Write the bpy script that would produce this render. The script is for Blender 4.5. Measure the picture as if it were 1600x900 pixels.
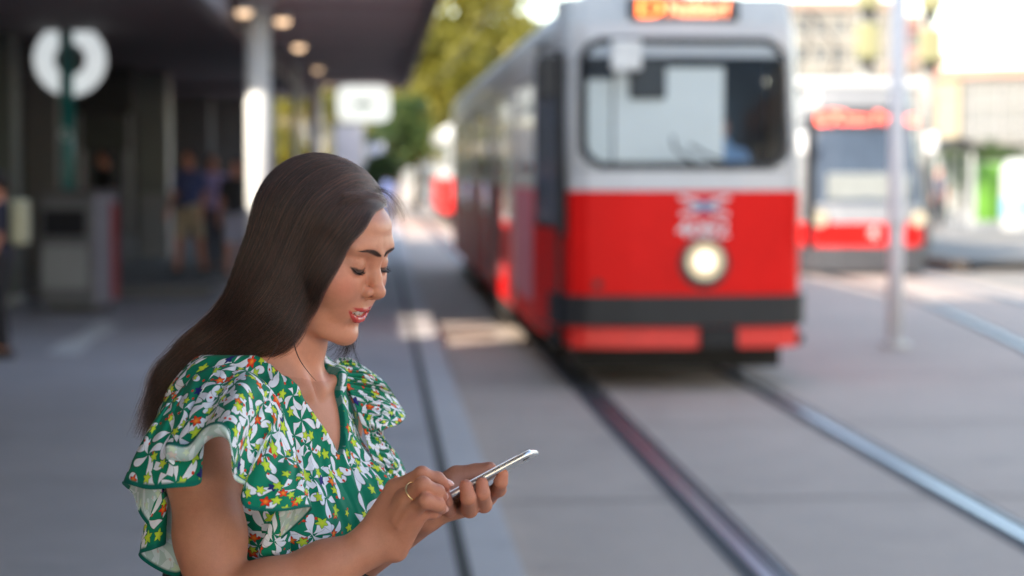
import bpy, bmesh, math, random
import numpy as np
from mathutils import Vector, Matrix

for _o in list(bpy.data.objects):
    bpy.data.objects.remove(_o, do_unlink=True)
scene = bpy.context.scene
col = scene.collection
R = math.radians

# ------------------------------------------------------------------ camera
FPX = 3000.0
CAMZ = 1.66
PITCH = math.atan(180.0 / FPX)
cam_d = bpy.data.cameras.new('camera')
cam = bpy.data.objects.new('camera', cam_d)
col.objects.link(cam)
cam_d.sensor_width = 36.0
cam_d.lens = 36.0 * FPX / 1600.0
cam_d.clip_start = 0.05
cam_d.clip_end = 3000
cam.location = (0, 0, CAMZ)
cam.rotation_euler = (math.pi / 2 - PITCH, 0, 0)
cam_d.dof.use_dof = True
cam_d.dof.focus_distance = 2.19
cam_d.dof.aperture_fstop = 3.5
cam_d.dof.aperture_blades = 0
scene.camera = cam

def P(px, py, d):
    """photo pixel (1600x900 frame) at world distance y = d -> world point"""
    a = (px - 800.0) / FPX
    b = (450.0 - py) / FPX
    dy = math.cos(PITCH) + b * math.sin(PITCH)
    dz = -math.sin(PITCH) + b * math.cos(PITCH)
    k = d / dy
    return np.array([a * k, d, CAMZ + dz * k])

def G(px, py, z=0.0):
    """photo pixel -> point on the horizontal plane at height z"""
    a = (px - 800.0) / FPX
    b = (450.0 - py) / FPX
    dy = math.cos(PITCH) + b * math.sin(PITCH)
    dz = -math.sin(PITCH) + b * math.cos(PITCH)
    k = (z - CAMZ) / dz
    return np.array([a * k, dy * k, z])

# ------------------------------------------------------------------ sky and sun
SUN_EL, SUN_AZ = 32.0, 225.0       # azimuth: compass direction the light comes FROM (0=+Y, 90=+X)
world = bpy.data.worlds.new('World')
scene.world = world
world.use_nodes = True
wn = world.node_tree
wn.nodes.clear()
sky = wn.nodes.new('ShaderNodeTexSky')
sky.sky_type = 'NISHITA'
sky.sun_disc = False
sky.sun_elevation = R(SUN_EL)
sky.sun_rotation = R(SUN_AZ)
sky.air_density = 1.0
sky.dust_density = 0.7
sky.ozone_density = 1.0
bg = wn.nodes.new('ShaderNodeBackground')
bg.inputs[1].default_value = 0.15
wo = wn.nodes.new('ShaderNodeOutputWorld')
wb = wn.nodes.new('ShaderNodeMix')          # white balance of the sky light
wb.data_type = 'RGBA'; wb.blend_type = 'MULTIPLY'
wb.inputs[0].default_value = 1.0
wb.inputs[7].default_value = (1.0, 0.88, 0.75, 1)
wn.links.new(sky.outputs[0], wb.inputs[6])
wn.links.new(wb.outputs[2], bg.inputs[0])
wn.links.new(bg.outputs[0], wo.inputs[0])
sun_d = bpy.data.lights.new('sun', 'SUN')
sun_d.energy = 2.0
sun_d.angle = R(0.6)
sun_d.color = (1.0, 0.90, 0.76)
sun = bpy.data.objects.new('sun', sun_d)
col.objects.link(sun)
_sd = Vector((math.sin(R(SUN_AZ)) * math.cos(R(SUN_EL)), math.cos(R(SUN_AZ)) * math.cos(R(SUN_EL)), math.sin(R(SUN_EL))))
sun.rotation_euler = _sd.to_track_quat('Z', 'Y').to_euler()
sun.location = (-20, -10, 40)

scene.view_settings.view_transform = 'Standard'
scene.view_settings.look = 'None'
scene.view_settings.exposure = 2.3
scene.view_settings.gamma = 1.0
scene.render.engine = 'CYCLES'
scene.cycles.use_denoising = True
scene.cycles.max_bounces = 8
scene.cycles.transparent_max_bounces = 12

# ------------------------------------------------------------------ tagging and mesh helpers
def tag(o, label=None, cat=None, group=None, kind=None):
    if label: o['label'] = label
    if cat: o['category'] = cat
    if group: o['group'] = group
    if kind: o['kind'] = kind
    return o

def empty(name, loc=(0, 0, 0), rz=0.0, **kw):
    o = bpy.data.objects.new(name, None)
    o.empty_display_size = 0.1
    o.location = loc
    o.rotation_euler = (0, 0, rz)
    col.objects.link(o)
    return tag(o, **kw)

def link_mesh(name, me, mat=None, parent=None, smooth=False, **kw):
    o = bpy.data.objects.new(name, me)
    if mat is not None:
        for m in (mat if isinstance(mat, (list, tuple)) else [mat]):
            me.materials.append(m)
    if smooth:
        me.polygons.foreach_set('use_smooth', [True] * len(me.polygons))
    col.objects.link(o)
    if parent is not None:
        o.parent = parent
    return tag(o, **kw)

def np_mesh(name, V, F):
    """V (n,3) float, F (m,k) int array (k = 3 or 4) -> mesh"""
    V = np.ascontiguousarray(V, dtype=np.float32)
    F = np.ascontiguousarray(F, dtype=np.int32)
    me = bpy.data.meshes.new(name)
    me.vertices.add(len(V))
    me.vertices.foreach_set('co', V.ravel())
    k = F.shape[1]
    me.loops.add(F.size)
    me.loops.foreach_set('vertex_index', F.ravel())
    me.polygons.add(len(F))
    me.polygons.foreach_set('loop_start', np.arange(0, F.size, k, dtype=np.int32))
    me.polygons.foreach_set('loop_total', np.full(len(F), k, dtype=np.int32))
    me.update(calc_edges=True)
    me.validate()
    return me

# ------------------------------------------------------------------ material helpers
class NT:
    """small shorthand for node trees"""
    def __init__(self, name):
        self.m = bpy.data.materials.new(name)
        self.m.use_nodes = True
        self.t = self.m.node_tree
        self.t.nodes.clear()
        self.out = self.t.nodes.new('ShaderNodeOutputMaterial')
        self.b = self.t.nodes.new('ShaderNodeBsdfPrincipled')
        self.t.links.new(self.b.outputs[0], self.out.inputs[0])
    def n(self, kind, **kw):
        nd = self.t.nodes.new('ShaderNode' + kind)
        for k, v in kw.items():
            setattr(nd, k, v)
        return nd
    def l(self, a, b):
        self.t.links.new(a, b)
    def val(self, sock, v):
        if isinstance(v, bpy.types.NodeSocket):
            self.l(v, sock)
        else:
            if hasattr(sock, 'default_value') and isinstance(v, (tuple, list)) and len(v) == 3 and sock.type == 'RGBA':
                v = (*v, 1)
            sock.default_value = v
    def math(self, op, a, b=None, c=None, clamp=False):
        nd = self.n('Math', operation=op, use_clamp=clamp)
        self.val(nd.inputs[0], a)
        if b is not None: self.val(nd.inputs[1], b)
        if c is not None: self.val(nd.inputs[2], c)
        return nd.outputs[0]
    def mix(self, f, a, b):
        nd = self.n('Mix', data_type='RGBA')
        self.val(nd.inputs[0], f); self.val(nd.inputs[6], a); self.val(nd.inputs[7], b)
        return nd.outputs[2]
    def noise(self, scale, detail=4, rough=0.55, vec=None, dims='3D'):
        nd = self.n('TexNoise', noise_dimensions=dims)
        nd.inputs['Scale'].default_value = scale
        nd.inputs['Detail'].default_value = detail
        nd.inputs['Roughness'].default_value = rough
        if vec is not None: self.l(vec, nd.inputs['Vector'])
        return nd.outputs[0]
    def ramp(self, f, stops):
        nd = self.n('ValToRGB')
        e = nd.color_ramp.elements
        while len(e) < len(stops): e.new(0.5)
        for el, (p, c) in zip(e, stops):
            el.position = p
            el.color = (*c, 1) if len(c) == 3 else c
        self.l(f, nd.inputs[0])
        return nd.outputs[0]
    def obj(self):
        return self.n('TexCoord').outputs['Object']
    def bump(self, h, strength=0.3, dist=0.01):
        nd = self.n('Bump')
        nd.inputs['Strength'].default_value = strength
        nd.inputs['Distance'].default_value = dist
        self.l(h, nd.inputs['Height'])
        self.l(nd.outputs[0], self.b.inputs['Normal'])

def simple_mat(name, color, rough=0.6, metal=0.0, var=0.12, scale=6.0, bump=0.0, emit=None, estr=0.0, coat=0.0, spec=0.5):
    """procedural: base colour broken up by two noise sizes"""
    t = NT(name)
    v = t.obj()
    n1 = t.noise(scale, 5, 0.6, v)
    n2 = t.noise(scale * 7.3, 3, 0.6, v)
    f = t.math('MULTIPLY_ADD', n1, 0.7, t.math('MULTIPLY', n2, 0.3))
    a = tuple(max(0, c * (1 - var)) for c in color)
    b = tuple(min(1, c * (1 + var)) for c in color)
    t.l(t.ramp(f, [(0.32, a), (0.68, b)]), t.b.inputs['Base Color'])
    t.b.inputs['Roughness'].default_value = rough
    t.b.inputs['Metallic'].default_value = metal
    t.b.inputs['Coat Weight'].default_value = coat
    t.b.inputs['Specular IOR Level'].default_value = spec
    if bump:
        t.bump(f, bump, 0.01)
    if emit is not None:
        t.b.inputs['Emission Color'].default_value = (*emit, 1)
        t.b.inputs['Emission Strength'].default_value = estr
    return t.m
# ------------------------------------------------------------------ signed-distance modelling (numpy)
def smin(a, b, k):
    h = np.clip(0.5 + 0.5 * (b - a) / k, 0, 1)
    return b + (a - b) * h - k * h * (1 - h)
def smax(a, b, k):
    return -smin(-a, -b, k)
def s_ell(p, c, r):
    q = p - np.asarray(c, float)
    r = np.asarray(r, float)
    k0 = np.sqrt(((q / r) ** 2).sum(1)) + 1e-9
    k1 = np.sqrt(((q / (r * r)) ** 2).sum(1)) + 1e-9
    return k0 * (k0 - 1) / k1
def s_sph(p, c, r):
    return np.sqrt(((p - np.asarray(c, float)) ** 2).sum(1)) - r
def s_cap(p, a, b, ra, rb=None):
    """capsule whose radius goes from ra to rb"""
    if rb is None: rb = ra
    a = np.asarray(a, float); b = np.asarray(b, float)
    ab = b - a
    t = np.clip(((p - a) @ ab) / max(ab @ ab, 1e-12), 0, 1)
    d = np.sqrt(((p - a - t[:, None] * ab) ** 2).sum(1))
    return d - (ra + (rb - ra) * t)
def s_chain(p, pts, rr, k=0.0):
    d = None
    for i in range(len(pts) - 1):
        e = s_cap(p, pts[i], pts[i + 1], rr[i], rr[i + 1])
        d = e if d is None else (smin(d, e, k) if k > 0 else np.minimum(d, e))
    return d
def frame(f, u):
    """orthonormal rows (forward, left, up)"""
    f = np.asarray(f, float); f = f / np.linalg.norm(f)
    l = np.cross(u, f); l = l / np.linalg.norm(l)
    return np.stack([f, l, np.cross(f, l)])
def local_eval(p, fn, c, r, margin):
    """evaluate fn only inside the sphere (c, r + margin)"""
    d0 = np.sqrt(((p - np.asarray(c, float)) ** 2).sum(1)) - r
    out = d0 + 0.5 * margin
    m = d0 < margin
    if m.any():
        out[m] = fn(p[m])
    return out

def polygonise(fn, lo, hi, cell, levels=5):
    """sparse octree refinement, then naive surface nets; returns V, F (quads)"""
    lo = np.asarray(lo, float); hi = np.asarray(hi, float)
    top = cell * 2 ** levels
    n = np.ceil((hi - lo) / top).astype(int)
    g = np.stack(np.meshgrid(*[np.arange(k) for k in n], indexing='ij'), -1).reshape(-1, 3)
    size = top
    for lv in range(levels + 1):
        c = lo + (g + 0.5) * size
        d = np.concatenate([fn(c[i:i + 200000]) for i in range(0, len(c), 200000)])
        keep = np.abs(d) < size * 1.30 + (0.006 if lv < levels else 0.0)
        g = g[keep]
        if lv == levels: break
        off = np.array([[i, j, k] for i in (0, 1) for j in (0, 1) for k in (0, 1)])
        g = (g[:, None, :] * 2 + off[None]).reshape(-1, 3)
        size /= 2
    N = np.int64(n.max() * 2 ** levels + 3)
    key = lambda a: (a[..., 0].astype(np.int64) * N + a[..., 1]) * N + a[..., 2]
    off = np.array([[i, j, k] for i in (0, 1) for j in (0, 1) for k in (0, 1)])
    ck = key(g[:, None, :] + off[None])                 # (M,8)
    uk, inv = np.unique(ck.ravel(), return_inverse=True)
    uc = np.stack([uk // (N * N), (uk // N) % N, uk % N], -1)
    wp = lo + uc * cell
    dv = np.concatenate([fn(wp[i:i + 200000]) for i in range(0, len(wp), 200000)])
    D = dv[inv].reshape(-1, 8)
    s = D < 0
    act = s.any(1) & ~s.all(1)
    g = g[act]; D = D[act]; CI = inv.reshape(-1, 8)[act]
    edges = [(0, 4), (1, 5), (2, 6), (3, 7), (0, 2), (1, 3), (4, 6), (5, 7), (0, 1), (2, 3), (4, 5), (6, 7)]
    acc = np.zeros((len(g), 3)); cnt = np.zeros(len(g))
    for a, b in edges:
        x = (D[:, a] < 0) != (D[:, b] < 0)
        t = D[x, a] / (D[x, a] - D[x, b])
        acc[x] += off[a] + t[:, None] * (off[b] - off[a])
        cnt[x] += 1
    V = lo + (g + acc / cnt[:, None]) * cell
    gk = key(g)
    order = np.argsort(gk)
    gs = gk[order]
    def find(a):
        k = key(a)
        i = np.searchsorted(gs, k)
        i = np.clip(i, 0, len(gs) - 1)
        ok = gs[i] == k
        return np.where(ok, order[i], -1)
    quads = []
    for ax, (a, b) in enumerate([(0, 4), (0, 2), (0, 1)]):
        sa, sb = D[:, a] < 0, D[:, b] < 0
        m = sa != sb
        gi = g[m]
        u = (ax + 1) % 3; v = (ax + 2) % 3
        du = np.zeros(3, int); du[u] = -1
        dv_ = np.zeros(3, int); dv_[v] = -1
        i0 = np.nonzero(m)[0]; i1 = find(gi + du); i2 = find(gi + du + dv_); i3 = find(gi + dv_)
        ok = (i1 >= 0) & (i2 >= 0) & (i3 >= 0)
        q = np.stack([i0, i1, i2, i3], -1)[ok]
        fl = sa[m][ok]
        q[~fl] = q[~fl][:, ::-1]
        quads.append(q)
    F = np.concatenate(quads)
    return V, F

def largest_piece(V, F):
    par = np.arange(len(V))
    E = np.concatenate([F[:, [0, 1]], F[:, [1, 2]], F[:, [2, 3]]])
    while True:
        a, b = par[E[:, 0]], par[E[:, 1]]
        lo_, hi_ = np.minimum(a, b), np.maximum(a, b)
        if (lo_ == hi_).all(): break
        np.minimum.at(par, hi_, lo_)
        while True:
            p2 = par[par]
            if (p2 == par).all(): break
            par = p2
    r = np.bincount(par[F[:, 0]], minlength=len(V)).argmax()
    keep = par == r
    idx = np.cumsum(keep) - 1
    return V[keep], idx[F[keep[F[:, 0]]]]

def smooth_mesh(V, F, it=1, lam=0.5):
    E = np.concatenate([F[:, [0, 1]], F[:, [1, 2]], F[:, [2, 3]], F[:, [3, 0]]])
    for _ in range(it):
        acc = np.zeros_like(V); cnt = np.zeros(len(V))
        for a, b in ((0, 1), (1, 0)):
            np.add.at(acc, E[:, a], V[E[:, b]])
            np.add.at(cnt, E[:, a], 1)
        V = V + lam * (acc / np.maximum(cnt, 1)[:, None] - V)
    return V

def hash_noise(p, seed=0):
    """smooth value noise in 3-D, range -1..1"""
    pi = np.floor(p).astype(np.int64)
    f = p - pi
    f = f * f * (3 - 2 * f)
    out = 0
    for i in (0, 1):
        for j in (0, 1):
            for k in (0, 1):
                h = (pi[:, 0] + i) * 73856093 ^ (pi[:, 1] + j) * 19349663 ^ (pi[:, 2] + k) * 83492791 ^ (seed * 2654435761 & 0x7fffffff)
                h = (h ^ (h >> 13)) * 1274126177 & 0x7fffffff
                w = (f[:, 0] if i else 1 - f[:, 0]) * (f[:, 1] if j else 1 - f[:, 1]) * (f[:, 2] if k else 1 - f[:, 2])
                out = out + w * ((h % 65536) / 32768.0 - 1)
    return out

def cat_rom(pts, n):
    """Catmull-Rom through pts -> n samples"""
    pts = np.asarray(pts, float)
    p = np.vstack([2 * pts[0] - pts[1], pts, 2 * pts[-1] - pts[-2]])
    t = np.linspace(0, len(pts) - 1 - 1e-9, n)
    i = t.astype(int); f = (t - i)[:, None]
    p0, p1, p2, p3 = p[i], p[i + 1], p[i + 2], p[i + 3]
    return 0.5 * (2 * p1 + (p2 - p0) * f + (2 * p0 - 5 * p1 + 4 * p2 - p3) * f ** 2 + (3 * p1 - p0 - 3 * p2 + p3) * f ** 3)
# ================================================================== place: track frame
TA = math.atan(210.0 / FPX)          # the tracks run away slightly to the left of the view
U3 = np.array([-math.sin(TA), math.cos(TA), 0.0])
V3 = np.array([math.cos(TA), math.sin(TA), 0.0])
TZ = -0.10                            # carriageway level; the platform is at 0
def TP(t, s, z=0.0):
    """t metres right of the lens line, s metres along the track"""
    return V3 * t + U3 * s + np.array([0, 0, z])
TROT = TA                             # rotation that turns +Y into the track direction

class MB:
    """collects boxes, prisms and tubes into one mesh"""
    def __init__(self): self.v = []; self.f = []; self.mi = []; self.cur = 0
    def add(self, V, F):
        n = len(self.v)
        self.v += [tuple(float(c) for c in p) for p in V]
        self.f += [tuple(i + n for i in f) for f in F]
        self.mi += [self.cur] * len(F)
        return self
    def hexa(self, lo4, hi4):
        return self.add(list(lo4) + list(hi4), [(3, 2, 1, 0), (4, 5, 6, 7), (0, 1, 5, 4), (1, 2, 6, 5), (2, 3, 7, 6), (3, 0, 4, 7)])
    def box(self, x0, x1, y0, y1, z0, z1):
        return self.hexa([(x0, y0, z0), (x1, y0, z0), (x1, y1, z0), (x0, y1, z0)], [(x0, y0, z1), (x1, y0, z1), (x1, y1, z1), (x0, y1, z1)])
    def quad(self, a, b, c, d): return self.add([a, b, c, d], [(0, 1, 2, 3)])
    def tube(self, pts, r, n=12, caps=True):
        pts = [np.asarray(p, float) for p in pts]
        rr = r if isinstance(r, (list, tuple)) else [r] * len(pts)
        V = []
        for i, p in enumerate(pts):
            d = pts[min(i + 1, len(pts) - 1)] - pts[max(i - 1, 0)]
            d = d / np.linalg.norm(d)
            a = np.cross(d, (0, 0, 1.0)) if abs(d[2]) < .9 else np.cross(d, (1.0, 0, 0))
            a /= np.linalg.norm(a); b = np.cross(d, a)
            for k in range(n):
                th = 2 * math.pi * k / n
                V.append(p + rr[i] * (a * math.cos(th) + b * math.sin(th)))
        F = []
        for i in range(len(pts) - 1):
            for k in range(n):
                F.append((i * n + k, (i + 1) * n + k, (i + 1) * n + (k + 1) % n, i * n + (k + 1) % n))
        if caps:
            F.append(tuple(range(n))); F.append(tuple(range((len(pts) - 1) * n, len(pts) * n))[::-1])
        return self.add(V, F)
    def disc(self, c, ax, r, r2=0.0, n=32, depth=.02):
        """disc or ring facing along ax"""
        c = np.asarray(c, float); ax = np.asarray(ax, float); ax = ax / np.linalg.norm(ax)
        a = np.cross(ax, (0, 0, 1.0)); a /= np.linalg.norm(a); b = np.cross(a, ax)
        V = []
        for off in (0, depth):
            for rad in (r, max(r2, 1e-4)):
                for k in range(n):
                    th = 2 * math.pi * k / n
                    V.append(c - ax * off + rad * (a * math.cos(th) + b * math.sin(th)))
        F = []
        for k in range(n):
            k2 = (k + 1) % n
            F.append((k, k2, n + k2, n + k)); F.append((2 * n + k, 3 * n + k, 3 * n + k2, 2 * n + k2))
            F.append((k, 2 * n + k, 2 * n + k2, k2)); F.append((n + k, n + k2, 3 * n + k2, 3 * n + k))
        return self.add(V, F)
    def build(self, name, mat, parent=None, smooth=False, bevel=0.0, **kw):
        me = bpy.data.meshes.new(name)
        me.from_pydata(self.v, [], self.f)
        bm = bmesh.new(); bm.from_mesh(me)
        bmesh.ops.recalc_face_normals(bm, faces=bm.faces)
        bm.to_mesh(me); bm.free()
        o = link_mesh(name, me, mat, parent, smooth=smooth, **kw)
        if not isinstance(mat, (list, tuple)) is False: pass
        if bevel:
            md = o.modifiers.new('bevel', 'BEVEL'); md.width = bevel; md.segments = 2; md.limit_method = 'ANGLE'
        return o

def asphalt(name, c, var=.25, patch=.35, stain=.5):
    t = NT(name)
    v = t.obj()
    big = t.noise(.35, 5, .6, v); mid = t.noise(2.6, 5, .65, v); fine = t.noise(120, 3, .6, v); grit = t.noise(420, 2, .6, v)
    f = t.math('ADD', t.math('MULTIPLY', big, patch), t.math('ADD', t.math('MULTIPLY', mid, .35), t.math('MULTIPLY', fine, .3)))
    a = tuple(x * (1 - var) for x in c); b = tuple(min(1, x * (1 + var)) for x in c)
    base = t.ramp(f, [(.3, a), (.72, b)])
    sp = t.noise(1.1, 6, .7, v)
    st = t.math('MULTIPLY', t.math('DIVIDE', t.math('SUBTRACT', sp, .56), .10, clamp=True), stain * .7)
    t.l(t.mix(st, base, tuple(x * .55 for x in c)), t.b.inputs['Base Color'])
    t.l(t.math('MULTIPLY_ADD', mid, .3, .6), t.b.inputs['Roughness'])
    t.bump(t.math('ADD', grit, fine), .5, .004)
    return t.m

M_PAVE = asphalt('pavement_asphalt', (.40, .372, .375))
M_ROAD = asphalt('road_concrete', (.43, .350, .295))
M_LAND = asphalt('far_paving', (.25, .225, .195))
M_KERB = asphalt('kerb_stone', (.48, .45, .44), .15)
M_DARK = simple_mat('joint_tar', (.055, .052, .045), .9, var=.3, scale=30)
M_STEEL = simple_mat('worn_steel', (.36, .41, .47), .34, metal=1.0, var=.1, scale=8, bump=.02)
M_GROOVE = simple_mat('rail_groove', (.045, .045, .05), .8, var=.3, scale=20)

def strip(name, pts_l, pts_r, z, mat, thick=0.0, **kw):
    m = MB()
    n = len(pts_l)
    V = [(p[0], p[1], z) for p in pts_l] + [(p[0], p[1], z) for p in pts_r]
    m.add(V, [(i, i + 1, n + i + 1, n + i) for i in range(n - 1)])
    if thick:
        m.add([(p[0], p[1], z) for p in pts_r] + [(p[0], p[1], z - thick) for p in pts_r], [(i, i + 1, n + i + 1, n + i) for i in range(n - 1)])
    return m.build(name, mat, **kw)

def S(t0, t1, s0=-12, s1=140, z=0, n=2):
    ss = np.linspace(s0, s1, n)
    return [TP(t0, s) for s in ss], [TP(t1, s) for s in ss]

# ground sheet to the horizon
MB().quad((-1500, -200, TZ - .02), (1500, -200, TZ - .02), (1500, 2500, TZ - .02), (-1500, 2500, TZ - .02)).build('ground', M_LAND, kind='structure')
# carriageway with the tracks, cast in concrete panels
strip('road', *S(.60, 9.6, -12, 160), TZ - .008, M_ROAD, kind='structure')
strip('pavement', *S(-14, .325, -12, 75), 0.0, M_PAVE, kind='structure')
strip('kerb_joint', *S(.325, .385, -12, 75), -.004, M_DARK, kind='structure')
strip('kerb', *S(.385, .602, -12, 75), 0.0, M_KERB, thick=.12, kind='structure')
# joints between the concrete panels
jm = MB()
for s in np.arange(4, 80, 3.1):
    for (t0, t1) in ((.62, 1.60), (1.84, 3.03), (3.26, 9.4)):
        a, b, c, d = TP(t0, s, TZ - .004), TP(t1, s, TZ - .004), TP(t1, s + .018, TZ - .004), TP(t0, s + .018, TZ - .004)
        jm.quad(a, b, c, d)
jm.build('panel_joints', M_DARK, kind='structure')

def rail(pts, name, label, width=.105, group='rails of the near tram track'):
    """grooved street rail: dark bed, steel head, groove and lip"""
    root = empty(name, tuple(pts[0]), label=label, cat='rail', group=group)
    root.location = (0, 0, 0)
    pts = np.array(pts)
    d = np.gradient(pts, axis=0); d[:, 2] = 0; d /= np.linalg.norm(d, axis=1)[:, None]
    nrm = np.stack([d[:, 1], -d[:, 0], 0 * d[:, 0]], 1)
    def band(o0, o1, z, mat, nm):
        a = pts + nrm * o0; b = pts + nrm * o1
        m = MB(); n = len(pts)
        m.add([(p[0], p[1], z) for p in a] + [(p[0], p[1], z) for p in b], [(i, i + 1, n + i + 1, n + i) for i in range(n - 1)])
        m.build(nm, mat, root)
    band(-.115, .125, TZ - .004, M_GROOVE, 'rail_bed')
    band(-.034, .024, TZ + .004, M_STEEL, 'rail_head')
    band(.066, .080, TZ + .004, M_STEEL, 'rail_lip')
    return root
ss = np.linspace(-10, 120, 30)
rail([TP(1.695, s, TZ) for s in ss], 'tram_rail', 'dark grooved rail of the near track, the left one beside the kerb')
rail([TP(3.125, s, TZ) for s in ss], 'tram_rail', 'shiny steel rail of the near track, the right one in the foreground')
# second track curving in on the right
cp = [G(1640, 565, TZ), G(1600, 541, TZ), G(1520, 504, TZ), G(1440, 471, TZ), TP(7.68, 31, TZ), TP(7.68, 38, TZ), TP(7.68, 60, TZ), TP(7.68, 110, TZ)]
c1 = cat_rom(cp, 60)
rail(c1, 'tram_rail', 'curving rail of the far track, left rail running under the distant tram', group='rails of the far tram track')
d = np.gradient(c1, axis=0); d /= np.linalg.norm(d, axis=1)[:, None]
rail(c1 + np.stack([d[:, 1], -d[:, 0], 0 * d[:, 0]], 1) * 1.435, 'tram_rail', 'curving rail of the far track, right rail running under the distant tram', group='rails of the far tram track')
# further platform on the right, with a tactile edge
strip('platform', *S(10.4, 15.0, 34, 110), .06, M_LAND, thick=.18, kind='structure')
m = MB(); a, b = S(10.35, 10.65, 34, 110); m.hexa([(*p[:2], TZ) for p in (a[0], b[0], b[1], a[1])], [(*p[:2], .066) for p in (a[0], b[0], b[1], a[1])])
m.build('platform_edge', simple_mat('edge_stone', (.26, .18, .11), .8, var=.2), kind='structure')
# patch of sun on the pavement, put into the colour
sun_patch = MB()
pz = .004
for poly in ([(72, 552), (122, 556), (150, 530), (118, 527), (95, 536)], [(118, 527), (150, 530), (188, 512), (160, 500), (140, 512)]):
    sun_patch.add([(*G(x, y)[:2], pz) for x, y in poly], [tuple(range(len(poly)))])
sun_patch.build('painted_sun_patch', simple_mat('sun_patch_pale', (.62, .60, .57), .7, var=.2, scale=12), label='pale sun patch painted on the grey pavement at the left', cat='painted sun patch')
# drain cover beside the kerb
dm = MB(); c0, c1_ = G(694, 526, TZ), G(772, 526, TZ)
dm.box(c0[0], c1_[0], c0[1], c0[1] + .55, TZ - .03, TZ + .004)
dr = dm.build('drain_cover', simple_mat('rusty_iron', (.11, .075, .045), .7, metal=.3, var=.3, scale=10), label='rusty brown drain cover between the kerb and the left rail', cat='drain cover')
gm = MB()
for i in range(9):
    x = c0[0] + .03 + i * (c1_[0] - c0[0] - .06) / 9
    gm.box(x, x + .015, c0[1] + .05, c0[1] + .5, TZ + .004, TZ + .010)
gm.build('grate_bars', M_GROOVE, dr)
# ================================================================== the woman: frames
YAW_H, PIT_H = R(24.5), R(16.5)
_f = np.array([math.cos(YAW_H) * math.cos(PIT_H), -math.sin(YAW_H) * math.cos(PIT_H), -math.sin(PIT_H)])
HM = frame(_f, (0, 0, 1))                       # rows: forward, left, up of the head
SC = 1.02                                       # millimetre scale of the head
DW = 2.30                                       # distance of the figure from the lens
# the head origin (between the ears) is where the nose tip lands on its photo position
_tipl = np.array([110.0, 0, -8.0]) * SC / 1000
HO = P(601, 458, DW - 0.034) - _tipl @ HM
YAW_B = R(30)
BM = frame((math.cos(YAW_B), -math.sin(YAW_B), 0), (0, 0, 1))
BO = P(432, 592, DW)
def head_w(a): return HO + (np.asarray(a, float) * SC / 1000) @ HM
def to_head(p): return ((p - HO) @ HM.T) * 1000 / SC
def body_w(a): return BO + (np.asarray(a, float) / 1000) @ BM
def to_body(p): return ((p - BO) @ BM.T) * 1000

# ------------------------------------------------------------------ head (millimetres, x forward, y left, z up)
_z = np.array([-100, -84, -78, -70, -62, -54, -46, -38, -30, -20, -10, 0, 10, 20, 30, 40, 50, 60, 72, 84, 100.])
_xf = np.array([62, 76, 81.0, 82.5, 81, 80, 82, 84, 86, 87.5, 87.5, 87, 86, 85.5, 87, 89, 90, 89.5, 86.5, 79, 64.])
_w = np.array([16, 27, 35, 42, 47, 50.5, 53.5, 56, 58.5, 61.5, 64.5, 67, 68, 68, 67.5, 68, 69, 70, 70, 68, 60.])
_cx = np.array([52, 46, 42, 36, 30, 26, 22, 18, 14, 12, 10, 8, 8, 6, 4, 2, 0, 0, 0, 0, 0.])
_b = np.array([20, 26, 32, 36, 38, 40, 42, 44, 46, 48, 50, 52, 54, 56, 57, 58, 58, 58, 56, 50, 40.])
_zz = np.linspace(-100, 100, 401)
def _sm(v):
    y = np.interp(_zz, _z, v)
    k = np.exp(-np.linspace(-2, 2, 25) ** 2); k /= k.sum()
    return np.convolve(np.pad(y, 12, mode='edge'), k, mode='valid')
_XF, _W, _CX, _B = map(_sm, (_xf, _w, _cx, _b))

MOUTH_C = 34.5                                   # half width of the smile
def lip_pts(up):
    if up:   # from the middle to the corner
        return [(89.6, 0, -35.2), (88.9, 6, -34.9), (86.2, 14, -34.3), (80.5, 24, -31.6), (71.0, MOUTH_C, -27.0)]
    return [(86.2, 0, -48.6), (85.6, 7, -47.8), (83.4, 14, -44.8), (78.2, 25, -37.0), (70.8, MOUTH_C - .3, -27.8)]

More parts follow.
